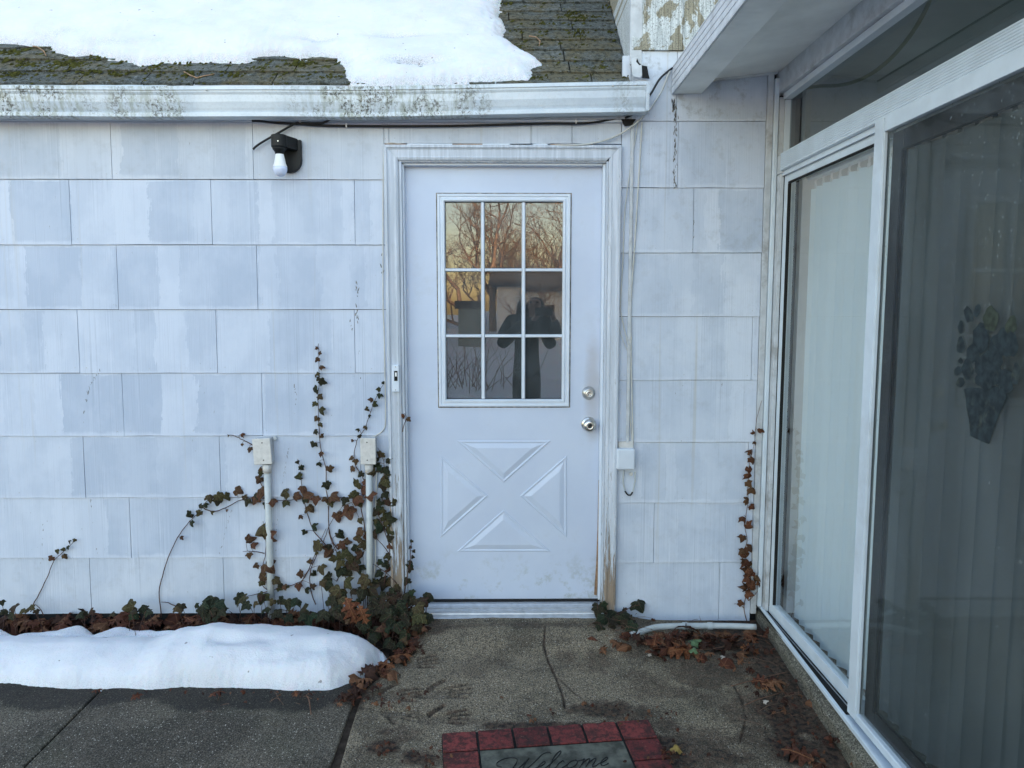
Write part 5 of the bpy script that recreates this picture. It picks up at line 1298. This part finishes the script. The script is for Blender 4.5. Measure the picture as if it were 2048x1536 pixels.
for a, b, d in ((1035,1350,120),(985,1300,80),(965,1290,60),(1100,1290,90),(1190,1290,86),(1060,1400,100),(1000,1440,90),(960,1460,80),(1240,1420,110),(1290,1380,80),(1180,1270,70),(1480,1430,105),(1430,1380,90),(1380,1420,90),(1340,1380,80),(1470,1480,110),(1400,1490,90),(1300,1470,90),(1200,1480,90),(1130,1450,70),(1500,1390,70),(1440,1340,50),(1330,1340,60),(780,1400,80),(820,1390,90),(850,1430,80),(730,1450,90),(700,1390,60),(750,1380,60),(640,1370,70),(660,1430,70),(600,1400,60),(530,1370,80),(560,1410,60),(900,1480,80),(860,1470,70),(790,1470,80),(840,1390,50),(380,1390,84),(340,1410,80),(420,1400,84),(330,1440,84),(380,1450,80),(430,1440,80),(350,1470,70),(400,1480,60),(215,1420,62),(300,1410,40),(12,1425,60),(-40,1440,60)):
    gleaf(*Z6(a, b), d/2.648)
for a, b, d in ((20,520,50),(50,545,50),(80,505,50),(120,520,40),(150,505,50),(190,520,30),(410,540,60),(460,520,40),(440,530,30),(570,530,40),(655,500,80),(690,540,50),(735,510,60),(760,520,50),(915,505,60),(-30,520,60),(1230,450,60),(1340,450,50),(10,475,40)):
    gleaf(a/2.56, 1020+b/2.56, d/2.56*1.1)
for _ in range(80):
    u = random.uniform(655, 858); v = random.uniform(1182, 1292)
    if u > 800 and v < 1188: continue
    if v > 1250 and u < 700+(v-1250)*.9: continue
    if u > 835 and v > 1262: continue
    gleaf(u, v, random.uniform(16, 34), random.choice(('ivy_k',)*6+('ivy_b',)))
for _ in range(16): gleaf(random.uniform(1185, 1275), random.uniform(1222, 1258), random.uniform(20, 32), 'ivy_k', -.06)
tag(obj('stem', gm, M['stem'], gi, norm=False), kind='stuff')

# fallen leaves: a pile that nobody could count, and the ones that can be told apart
def flat_leaf(u, v, d, kind='oak', h=.008, name='oak_leaf', ang=None, tilt=.35, mw_only=False, Ymin=None):
    p = PG(u, v, h+random.uniform(0, .01)); a = random.uniform(0, 2*PI) if ang is None else ang
    L = d*PXM*.95*(-(-3.42-p[1]))/3.4
    tip = Vector((math.sin(a), math.cos(a), random.uniform(-.15, .25))); nrm = Vector((random.gauss(0, tilt), random.gauss(-.25, tilt), 1))
    b = Vector(p)-Vector((tip.x, tip.y, 0)).normalized()*L*.45
    return leaf_matrix(b, tip, nrm, L)
def litter(name, n, sampler, lab, kinds=('oak', 'oak', 'oak', 'dead')):
    co, fs, uvs, = [], [], []
    me = bpy.data.meshes.new(name); mats = [M['litter_a'], M['litter_b'], M['litter_c']]; mi = []
    for _ in range(n):
        u, v, d = sampler(); mw = flat_leaf(u, v, d, h=random.uniform(.004, .028), tilt=.55)
        src = random.choice(LV[random.choice(kinds)]); b = len(co)
        co += [tuple(mw @ q.co) for q in src.vertices]; k = random.randrange(3)
        for pl in src.polygons: fs.append(tuple(b+i for i in pl.vertices)); uvs += [tuple(src.vertices[i].co[:2]) for i in pl.vertices]; mi.append(k)
    me.from_pydata(co, [], fs); ul = me.uv_layers.new(name='UVMap'); ul.data.foreach_set('uv', [c for q in uvs for c in q])
    for m in mats: me.materials.append(m)
    me.polygons.foreach_set('material_index', mi); me.polygons.foreach_set('use_smooth', [True]*len(fs)); me.update()
    return tag(obj(name, me, None), lab, 'leaf litter', kind='stuff')
M['litter_a'] = leaf_mat('litter_rust', [(.085, .032, .020), (.085, .032, .020)], (.20, .08, .04), 1)
M['litter_b'] = leaf_mat('litter_dark', [(.045, .022, .016), (.045, .022, .016)], (.07, .035, .02), 1)
M['litter_c'] = leaf_mat('litter_tan', [(.15, .07, .038), (.15, .07, .038)], (.28, .14, .07), 1)
litter('leaf_litter', 330, lambda: (random.uniform(-60, 850), random.gauss(1240, 9), random.uniform(24, 50)), 'rust brown oak leaf litter along the wall behind the snow bank')
litter('leaf_litter', 70, lambda: ((lambda t: (690+150*t+random.gauss(0, 12), 1395-120*t+random.gauss(0, 12), random.uniform(14, 36)))(random.random())), 'rust brown leaf litter around the rounded end of the snow bank')
litter('leaf_litter', 120, lambda: (random.gauss(1390, 85), max(1264, random.gauss(1280, 14)), random.uniform(16, 38)), 'rust brown leaf litter under the right siding by the grey pipe')
litter('leaf_litter', 70, lambda: ((lambda t: (1480+230*t+random.gauss(0, 28)-20, 1290+250*t+random.gauss(0, 16), random.uniform(6, 24)))(random.random())), 'dark crumbled leaf litter along the concrete kerb')
litter('leaf_litter', 240, lambda: (random.choice((random.gauss(870, 22), random.gauss(1190, 90), random.gauss(1400, 90))), 0, 0) if False else (lambda c: (random.gauss(c[0], c[2]), random.gauss(c[1], c[3]), random.uniform(4, 13)))(random.choice([(865,1515,24,14),(770,1494,18,8),(1190,1422,80,12),(1270,1428,50,8),(1400,1515,70,16),(1345,1520,16,14),(1600,1480,60,30),(1560,1400,40,30),(1500,1330,60,20),(780,1400,30,10),(470,1385,180,5),(640,1395,90,10)])), 'crumbs of broken leaves scattered on the concrete around the mat')
named = [(1340,1268,66,1.9,'large orange oak leaf leaning on the grey pipe'), (1378,1262,52,-1.3,'orange oak leaf just right of the largest one by the pipe'), (1318,1302,60,1.7,'broad orange-brown oak leaf at the left edge of the pile, nearest the camera'), (1365,1300,64,-1.6,'long flat oak leaf in the middle front of the right leaf pile'),
         (1498,1270,44,2.9,'upright orange oak leaf in the corner below the dry ivy'), (1455,1268,46,.8,'brown oak leaf between the pipe coupling and the corner'), (1310,1284,40,.3,'curled brown leaf standing at the left of the right pile'), (1468,1306,0,0,''),
         (1600,1508,66,-.9,'large orange oak leaf beside the kerb at the bottom edge'), (1640,1526,44,1.1,'second orange oak leaf close to the kerb at the bottom edge'), (1545,1372,56,1.4,'torn brown leaf touching the kerb halfway along'), (1520,1362,40,-1.2,'brown oak leaf left of the torn leaf by the kerb'),
         (1500,1295,40,1.8,'brown oak leaf lying close to the top end of the kerb'), (1350,1498,22,.6,''), (692,1207,54,.5,'bright rust oak leaf caught in the ivy by the casing'), (718,1222,40,-.8,'small rust oak leaf caught in the ivy below the bright one'), (798,1312,48,1.5,'rust oak leaf right of the snow bank end'),
         (820,1300,30,.2,'small tan leaf at the tip of the pile by the step'), (775,1332,40,-1.2,'flat pinkish brown leaf on the slab by the snow end'), (60,1243,44,1.0,'tan oak leaf behind the snow at far left'), (215,1238,56,-1.4,'long tan oak leaf behind the middle of the snow bank'), (272,1232,34,.1,'pale upright oak leaf left of the arching vine'),
         (325,1232,56,1.2,'wide orange oak leaf at the foot of the arching vine'), (372,1236,50,-1.0,'orange oak leaf right of the arching vine foot'), (500,1240,44,.3,'orange oak leaf under the left conduit'), (560,1246,40,1.6,'brown oak leaf right of the left conduit foot'), (272,1396,26,.9,'single pinkish leaf on the walkway before the snow bank'),
         (432,1388,34,1.2,'flat brown leaf half under the front edge of the snow'), (592,1388,22,-.4,'small dark leaf at the front edge of the snow'), (193,1380,22,1.0,'tan scrap leaf where the walkway joint meets the snow')]
for u, v, d, a, lab in named:
    if not lab: continue
    o = bpy.data.objects.new('oak_leaf', random.choice(LV['oak'])); o.matrix_world = flat_leaf(u, v, d*1.1, h=.022, ang=a, tilt=.25)
    if u in (692, 718): o.matrix_world = leaf_matrix(PY(u, v-12, -.26 if u == 692 else -.28), (.4, -.1, -1), (.2, -1, .5), d*PXM)
    tag(link(o), lab, 'leaf')
M['palegreen'] = simple('fresh_green_leaf', (.10, .16, .07), .5, 0, .2, 60); M['paleleaf'] = simple('bleached_leaf', (.42, .36, .30), .8, 0, .2, 60); M['yellow'] = simple('yellow_leaf', (.30, .20, .05), .7, 0, .3, 60)
for u, v, d, kd, m, a, lab in ((1392,1281,26,'ivy','palegreen',1.4,'pale green ivy leaf lying on the right leaf pile'), (1388,1300,18,'ivy','palegreen',.4,'smaller pale green leaf just in front of the other green one'), (1448,1313,22,'oak','paleleaf',2.5,'bleached pinkish leaf on bare concrete below the right pile'),
                            (1299,1308,12,'ivy','paleleaf',1.0,'tiny white scrap at the left tip of the right pile'), (1353,1496,24,'ivy','yellow',.2,'yellow leaf lying just right of the doormat'), (1532,1402,12,'ivy','paleleaf',1.7,'tiny pale scrap between crack and kerb')):
    src = LV[kd][0].copy(); src.materials.clear(); src.materials.append(M[m]); o = bpy.data.objects.new('fallen_leaf', src); o.matrix_world = flat_leaf(u, v, d, h=.03 if v < 1305 and d > 14 else .012, ang=a, tilt=.2); tag(link(o), lab, 'leaf')
# stalks and dry grass in the litter
mb = MB()
for _ in range(120):
    c = random.choice([(1400,1285,90,22),(1520,1330,40,40),(1240,1250,30,8),(780,1270,50,30),(400,1240,300,8),(1560,1400,30,40),(560,1400,60,12)])
    p = Vector(PG(random.gauss(c[0], c[2]), random.gauss(c[1], c[3]), random.uniform(.004, .03))); a = random.uniform(0, 2*PI); L = random.uniform(.02, .09)
    if p.x > 1.15: continue
    d_ = Vector((math.cos(a), math.sin(a)*.8, random.uniform(-.1, .25)))*L; mb.tube([p, p+d_*.5+Vector((0, 0, random.uniform(0, .01))), p+d_], [.0010, .0009, .0004], 4, False)
M['stem_d'].name = 'dry_vine'; tag(obj('dry_stalks', mb, M['stem_d'], norm=False), 'thin dry stalks strewn through the leaf litter', 'stalks', kind='stuff')
for px, lab in (([(1462,1372),(1500,1362),(1540,1352),(1574,1344)], 'brown stick by the kerb pointing up to the right'), ([(1490,1410),(1518,1398),(1560,1385),(1580,1366)], 'thin stick resting against the kerb near the curved crack'), ([(1330,1302),(1400,1300),(1450,1292),(1488,1276)], 'long thin stalk crossing the right leaf pile'), ([(612,1390),(618,1400),(622,1428)], 'short bent straw in front of the snow bank')):
    mb = MB(); mb.tube(smooth([PG(u, v, .012) for u, v in px]), .0022, 6); tag(obj('twig', mb, M['stem_d']), lab, 'twig')

# ------------------------------------------------------------------ snow bank on the walkway
xs = np.concatenate([np.arange(-3.3, -2.4, .03), np.arange(-2.4, -.42, .0085)]); ys = np.arange(-.76, -.12, .0085)
XX, YY = np.meshgrid(xs, ys, indexing='ij')
N1 = np.array([[vnoise(a, b, 3.2, 3) for b in ys] for a in xs]); N2 = np.array([[vnoise(a, b, 9, 6) for b in ys] for a in xs]); N3 = np.array([[vnoise(a, b, 60, 9) for b in ys] for a in xs])
fr = [(-80,1366),(0,1366),(60,1372),(150,1378),(250,1378),(400,1376),(520,1378),(600,1382),(660,1380),(705,1366),(740,1346),(757,1325),(763,1308)]
fp = [tuple(PG(u, v)[:2]) for u, v in fr]
bk = [(-.500,-.43),(-.520,-.36),(-.58,-.30),(-.68,-.245),(-.85,-.215),(-1.05,-.205),(-1.25,-.20),(-1.42,-.215),(-1.52,-.235),(-1.7,-.245),(-2.0,-.235),(-2.3,-.22),(-3.3,-.22)]
poly = [(-3.3, fp[0][1])]+fp+bk
sd_ = poly_sd(XX, YY, poly)+N2*.012+N3*.004
amp = np.interp(xs, [-3.3,-2.2,-2.0,-1.8,-1.62,-1.48,-1.36,-1.22,-1.0,-.8,-.6,-.45], [.11,.10,.095,.10,.095,.10,.140,.155,.135,.130,.125,.12])[:, None]
front = 1.06*(1-np.exp(-np.maximum(sd_, 0)/.072))
h = amp*front**.8*(1+.12*N1+.04*N2)+N3*.0012
for u, v, ru, rv, dp in ((455,1292,38,8,.020),(520,1285,30,8,.014),(620,1300,60,8,.016),(690,1320,40,10,.012),(735,1335,10,8,.012),(560,1310,80,6,.010)):
    c = PG(u, v, .1); w = PG(u+ru, v, .1)[0]-c[0]; hy = abs(PG(u, v+rv, .1)[1]-c[1]); h -= dp*np.exp(-((XX-c[0])/w)**2-((YY-c[1])/hy)**2)
base = gz(XX, YY)
Zs = np.where(sd_ > 0, base+np.maximum(h, .001), base+sd_*1.2)
dirt = .30*(1-sstep(0, .03, sd_))
tag(obj('snow_bank', gridmesh('snow_bank', xs, ys, Zs, sd_ > -.03, {'dirt': dirt}), M['snow']), 'smooth white snow bank lying on the walkway along the wall', 'snow', kind='stuff')
xs = np.arange(-2.3, -1.2, .01); ys = np.arange(-.27, -.15, .01); XX, YY = np.meshgrid(xs, ys, indexing='ij')
N1 = np.array([[vnoise(a, b, 9, 13) for b in ys] for a in xs]); sdx = .05-np.abs(YY+.215)+N1*.05-.04*sstep(-1.75, -1.3, XX)
tag(obj('snow_crust', gridmesh('snow_crust', xs, ys, gz(XX, YY)+.045+.02*N1-np.maximum(0, .03-sdx), sdx > 0, {'dirt': XX*0+.3}), M['snow']), 'thin icy crust of old snow behind the snow bank', 'snow', kind='stuff')

# ------------------------------------------------------------------ doormat
ang = math.radians(6.2); mo = PG(882, 1468, .012)
mo3 = Vector((mo[0], mo[1], float(gz(mo[0], mo[1]))))
exv = Vector((math.cos(ang), math.sin(ang), 0)); eyv = Vector((math.sin(ang), -math.cos(ang), -.035))
ezv = exv.cross(-eyv).normalized()
MM = Matrix((( exv.x, -eyv.x, ezv.x, mo3.x), (exv.y, -eyv.y, ezv.y, mo3.y), (exv.z, -eyv.z, ezv.z, mo3.z+.004), (0, 0, 0, 1)))
dm = thing('doormat', mo3, 'rubber doormat with red brick border and grey Welcome panel', 'doormat')
def mobj(name, mb, m, bev=0, parent=dm):
    me = mb.mesh(name); fixn(me); me.materials.append(m); me.transform(MM); o = bpy.data.objects.new(name, me)
    if bev: b = o.modifiers.new('b', 'BEVEL'); b.width = bev; b.segments = 2
    return link(o, parent)
PW, PH = .125, .114; NR = 4
mobj('mat_base', MB().box((.002, -PH*NR+.002, 0), (PW*6-.002, -.002, .008)), M['matbase'])
for i in range(6):
    for j in range(NR):
        if 0 < i < 5 and 0 < j < NR-1: continue
        g_ = .0045; mb = MB(); w = [random.uniform(-.0015, .0015) for _ in range(8)]; n = 5; v = []
        x0, x1, y1, y0 = i*PW+g_, (i+1)*PW-g_, -j*PH-g_, -(j+1)*PH+g_
        per = [(x0+(x1-x0)*k/n, y0+w[0]*math.sin(k*2)) for k in range(n)]+[(x1+w[1]*math.sin(k*2.3), y0+(y1-y0)*k/n) for k in range(n)]+[(x1-(x1-x0)*k/n, y1+w[2]*math.sin(k*1.7)) for k in range(n)]+[(x0+w[3]*math.sin(k*2.9), y1-(y1-y0)*k/n) for k in range(n)]
        mb.prism(per, 2, .0082, .0150+random.uniform(-.001, .001)); mobj('brick', mb, M['brick'], .002)
mobj('stone_panel', MB().box((PW+.003, -PH*(NR-1)+.003, .0082), (PW*5-.003, -PH-.003, .0135)), M['matstone'], .002)
tp = MM.inverted() @ Vector(PG(1006, 1549, .012))
strokes = [[(-.35,.75),(-.75,.95),(-.9,1.35),(-.55,1.75),(.0,1.85),(.45,1.6),(.55,1.0),(.5,.3),(.62,0),(.9,.4),(1.15,1.0),(1.3,1.65),(1.25,.8),(1.35,0),(1.7,.6),(2.0,1.4),(2.2,2.0),(2.55,2.2),(2.85,2.05)],
           [(2.2,.35),(2.6,.6),(2.75,.95),(2.55,1.0),(2.35,.5),(2.55,.02),(2.95,.25),(3.35,1.2),(3.55,2.05),(3.4,2.25),(3.2,1.6),(3.2,.4),(3.4,0),(3.75,.3)],
           [(4.15,.8),(4.0,1.0),(3.75,.6),(3.8,.1),(4.1,.02),(4.5,.5)], [(4.9,.95),(4.6,.8),(4.5,.3),(4.75,0),(5.1,.3),(5.15,.8),(4.9,1.0),(5.1,.85),(5.45,.9)],
           [(5.45,.9),(5.6,1.0),(5.5,0)], [(5.52,.3),(5.8,.9),(6.0,1.0),(6.0,.6),(5.95,0)], [(5.98,.3),(6.25,.9),(6.45,1.0),(6.45,.6),(6.4,.1),(6.6,.02),(6.85,.35)], [(6.85,.35),(7.2,.6),(7.35,.95),(7.15,1.0),(6.95,.5),(7.15,.02),(7.55,.25)]]
mb = MB()
for st in strokes:
    P_ = smooth([(tp.x+(x+y*.45)*.0455, tp.y-.002+y*.041, .0142) for x, y in st], 5); m_ = len(P_)
    mb.tube(P_, [.0022+.0012*abs(math.sin(i*.35)) for i in range(m_)], 6, True, .5)
mobj('welcome_script', mb, M['script'])

# ------------------------------------------------------------------ back yard seen in the panes
M['bark'] = simple('bare_branch_bark', (.22, .15, .10), .9, 0, .3, 8, .3, .1)
def tree_mesh(seed, H):
    r = random.Random(seed); mb = MB(); cnt = [0]
    def br(p, d, L, rad, dep):
        if cnt[0] > 2600: return
        cnt[0] += 1; n = 3; pts_ = [p.copy()]; dd = d.copy()
        for i in range(n): dd = (dd+Vector((r.gauss(0, .10), r.gauss(0, .10), r.gauss(.02, .08)))).normalized(); pts_.append(pts_[-1]+dd*L/n)
        mb.tube(pts_, [rad*(1-.45*i/n) for i in range(n+1)], 5 if dep < 2 else 3, False)
        if dep >= 7: return
        for k in range(3 if dep < 6 else 2):
            q = pts_[-1] if k == 0 else pts_[r.choice((1, 2, 3))]
            nd = (dd+Vector((r.gauss(0, .55), r.gauss(0, .55), r.gauss(.1, .35)))).normalized(); br(q.copy(), nd, L*r.uniform(.62, .84), rad*.58, dep+1)
    br(Vector((0, 0, -.1)), Vector((0, 0, 1)), H*.28, H*.018, 0)
    t_, c_ = MB(), mb
    return mb
TM = []
for k in range(4):
    me = tree_mesh(40+k, 9.0).mesh('tree_branches'); me.materials.append(M['bark']); TM.append(me)
tl = [(-4.5,-30,'nearest bare tree left of the shed in the yard'),(-1.8,-33,'bare tree rising just behind the white garage roof'),(.4,-31,'bare tree behind the garage right half'),(2.6,-34,'bare tree at the garage right corner'),(-7.5,-36,'bare tree at far left of the yard line'),(5.2,-32,'bare tree right of the garage'),(-3.2,-40,'tall bare tree in the back row left of the middle'),(1.2,-42,'tall bare tree in the back row right of the middle'),(4.0,-44,'bare tree in the back row behind the right garage side'),(-6.0,-46,'bare tree in the back row far left'),(8.2,-38,'bare tree at far right of the yard line'),(-.9,-14.5,'small bare sapling standing alone in the snowy yard'),(-.6,-38,'crooked bare tree in the middle of the back row'),(3.1,-40,'slim bare tree behind the right corner'),(-2.6,-27,'bare tree just behind the dark garden box'),(-.8,-29.5,'bare tree behind the left end of the garage'),(1.7,-29,'bare tree leaning over the garage roof')]
for i, (x, y, lab) in enumerate(tl):
    s_ = 1.0 if y < -20 else .36
    t_ = thing('bare_tree', (x, y, 0), lab, 'tree', 'bare trees behind the yard')
    o = bpy.data.objects.new('branches', TM[i % 4]); o.location = (0, 0, 0); o.parent = t_; col.objects.link(o)
    t_.rotation_euler = (0, 0, i*1.7); k = s_*random.uniform(.85, 1.2); t_.scale = (k, k, k)
gr = thing('garage', (.8, -25, 0), 'low white neighbouring garage with dark roof across the snow', 'garage')
pbox('wall', (-2.2, -28, 0), (3.4, -24, 2.25), simple('garage_siding', (.50, .58, .64), .8, 0, .1, 3), gr, 0)
mb = MB(); mb.prism([(-28.4, 2.2), (-23.6, 2.2), (-26, 3.1)], 0, -2.5, 3.7); obj('roof', mb, simple('garage_roof', (.06, .06, .065), .9), gr)
pbox('door', (1.0, -23.97, .05), (2.9, -23.93, 1.9), simple('garage_door_paint', (.35, .36, .38), .7), gr, 0); pbox('window', (-1.2, -23.97, 1.1), (-.5, -23.94, 1.7), M['void'], gr, 0)
hb = thing('yard_bin', (-2.9, -20, 0), 'dark green lidded garden box left of the garage', 'garden box')
pbox('box_body', (-3.3, -20.4, 0), (-2.35, -19.6, 1.5), simple('box_green', (.12, .15, .14), .7), hb, .01); pbox('box_lid', (-3.4, -20.5, 1.502), (-2.25, -19.5, 1.75), M['bronze'], hb, .02)
# shrub twigs low in the yard
mb = MB()
for _ in range(60):
    p = Vector((-1.6+random.gauss(0, .5), -9.5+random.gauss(0, .4), .05)); d_ = Vector((random.gauss(0, .5), random.gauss(0, .4), 1)).normalized()
    for k in range(3):
        q = p+d_*random.uniform(.25, .45); mb.tube([p, q], [.007-.002*k, .005-.002*k], 4, False); p = q; d_ = (d_+Vector((random.gauss(0, .4), random.gauss(0, .4), random.gauss(0, .3)))).normalized()
tag(obj('yard_shrub', mb, M['bark'], norm=False), 'leafless twiggy shrub in the snow near the patio', 'shrub')

# ------------------------------------------------------------------ the photographer, mirrored in the panes
PXC, PYC = -.09, -3.92
M['skin'] = simple('skin', (.45, .27, .20), .55, 0, .05, 20); M['coat'] = simple('dark_green_coat', (.035, .055, .050), .8, 0, .2, 20, .3); M['trousers'] = simple('dark_trousers', (.015, .018, .020), .85, 0, .2, 20); M['hair'] = simple('dark_brown_hair', (.030, .018, .012), .6, 0, .2, 60)
def skin_mesh(name, nodes, edges_, m, parent, sub=2):
    me = bpy.data.meshes.new(name); me.from_pydata([n[:3] for n in nodes], edges_, []); me.materials.append(m); me.update()
    o = bpy.data.objects.new(name, me); link(o, parent)
    sk = o.modifiers.new('skin', 'SKIN'); me.skin_vertices.new() if not me.skin_vertices else None
    for i, n in enumerate(nodes):
        sv = me.skin_vertices[0].data[i]; r = n[3]; sv.radius = r if isinstance(r, tuple) else (r, r); sv.use_root = (i == 0)
    sb = o.modifiers.new('sub', 'SUBSURF'); sb.levels = sub; sb.render_levels = sub; sk.use_smooth_shade = True
    return o
pe = thing('person', (PXC, PYC, -.02), 'person in a dark coat with long hair raising a phone, mirrored in the door panes', 'person')
def X_(x): return PXC+x
N_ = [(X_(0), PYC, .94, (.13,.10)), (X_(0), PYC, 1.12, (.12,.09)), (X_(0), PYC, 1.30, (.14,.10)), (X_(0), PYC+.01, 1.41, .050), (X_(0), PYC+.02, 1.49, .062), (X_(0), PYC+.03, 1.56, .078), (X_(0), PYC+.02, 1.61, .055)]
E_ = [(0,1),(1,2),(2,3),(3,4),(4,5),(5,6)]
for s in (-1, 1):
    b = len(N_)
    N_ += [(X_(s*.15), PYC, 1.355, .05), (X_(s*.27), PYC+.12, 1.13, .042), (.0+.03+s*.075, -3.50, 1.43, .026), (.03+s*.075, -3.475, 1.475, .028)]
    E_ += [(2, b), (b, b+1), (b+1, b+2), (b+2, b+3)]
    for k, (dx, dz, L) in enumerate(((.0, .03, .035), (.0, .018, .04), (.0, .004, .04), (.0, -.01, .032))):
        c = len(N_); N_ += [(.03+s*(.072-.012), -3.462, 1.475+dz, .009), (.03+s*(.072-.012-L), -3.455, 1.475+dz, .0075)]; E_ += [(b+3, c), (c, c+1)]
    c = len(N_); N_ += [(.03+s*.060, -3.478, 1.448, .010), (.03+s*.030, -3.470, 1.446, .009)]; E_ += [(b+3, c), (c, c+1)]
    b = len(N_); N_ += [(X_(s*.09), PYC, .86, .085), (X_(s*.10), PYC+.02, .48, .055), (X_(s*.105), PYC-.01, .07, .038), (X_(s*.11), PYC+.13, .025, .034)]
    E_ += [(0, b), (b, b+1), (b+1, b+2), (b+2, b+3)]
skin_mesh('body', N_, E_, M['skin'], pe)
cN = [(X_(0), PYC, .55, (.20,.14)), (X_(0), PYC, .80, (.19,.14)), (X_(0), PYC, 1.0, (.17,.13)), (X_(0), PYC, 1.18, (.16,.12)), (X_(0), PYC, 1.33, (.15,.11)), (X_(0), PYC+.01, 1.42, .075)]; cE = [(0,1),(1,2),(2,3),(3,4),(4,5)]
for s in (-1, 1): b = len(cN); cN += [(X_(s*.17), PYC, 1.36, .070), (X_(s*.28), PYC+.12, 1.12, .062), (.03+s*.082, -3.52, 1.41, .042)]; cE += [(4, b), (b, b+1), (b+1, b+2)]
skin_mesh('coat', cN, cE, M['coat'], pe)
tN = [(X_(0), PYC, .90, (.14,.11))]; tE = []
for s in (-1, 1): b = len(tN); tN += [(X_(s*.09), PYC, .80, .10), (X_(s*.10), PYC+.02, .48, .075), (X_(s*.105), PYC-.01, .10, .055)]; tE += [(0, b), (b, b+1), (b+1, b+2)]
skin_mesh('trousers', tN, tE, M['trousers'], pe)
skin_mesh('hair', [(X_(0), PYC-.035, 1.58, .092), (X_(0), PYC-.05, 1.48, .085), (X_(0), PYC-.06, 1.36, .08), (X_(0), PYC-.01, 1.63, .06), (X_(-.08), PYC+.0, 1.50, .03), (X_(-.09), PYC+.03, 1.36, .03), (X_(.08), PYC+.0, 1.50, .03), (X_(.09), PYC+.03, 1.36, .03)], [(0,1),(1,2),(0,3),(0,4),(4,5),(0,6),(6,7)], M['hair'], pe)
skin_mesh('nose', [(X_(0), PYC+.095, 1.57, .008), (X_(0), PYC+.118, 1.535, .012)], [(0,1)], M['skin'], pe, 1)
for s in (-1, 1):
    obj('eye', MB().lathe([(0, .011), (.004, .009), (.006, .001)], (X_(s*.032), PYC+.098, 1.572), (0, 1, 0), 12), M['black'], pe)
    skin_mesh('shoe', [(X_(s*.108), PYC-.04, .015, .042), (X_(s*.11), PYC+.08, .010, .042), (X_(s*.112), PYC+.17, .004, .032)], [(0,1),(1,2)], M['black'], pe, 1)
tag(pbox('phone', (-.055, -3.4385, 1.440), (.105, -3.4305, 1.516), M['black'], None, .003), 'dark phone held up level by the person in front of the door', 'phone')

# panes turned a little so they mirror the yard off axis
for o in bpy.data.objects:
    if o.name.startswith('window_pane'):
        xsv = [v_.co.x for v_ in o.data.vertices]; xm = sum(xsv)/len(xsv)
        for v_ in o.data.vertices: v_.co.y -= (v_.co.x-xm)*math.tan(math.radians(2.4))

scene.render.engine = 'CYCLES'
scene.cycles.max_bounces = 10
scene.cycles.transparent_max_bounces = 12
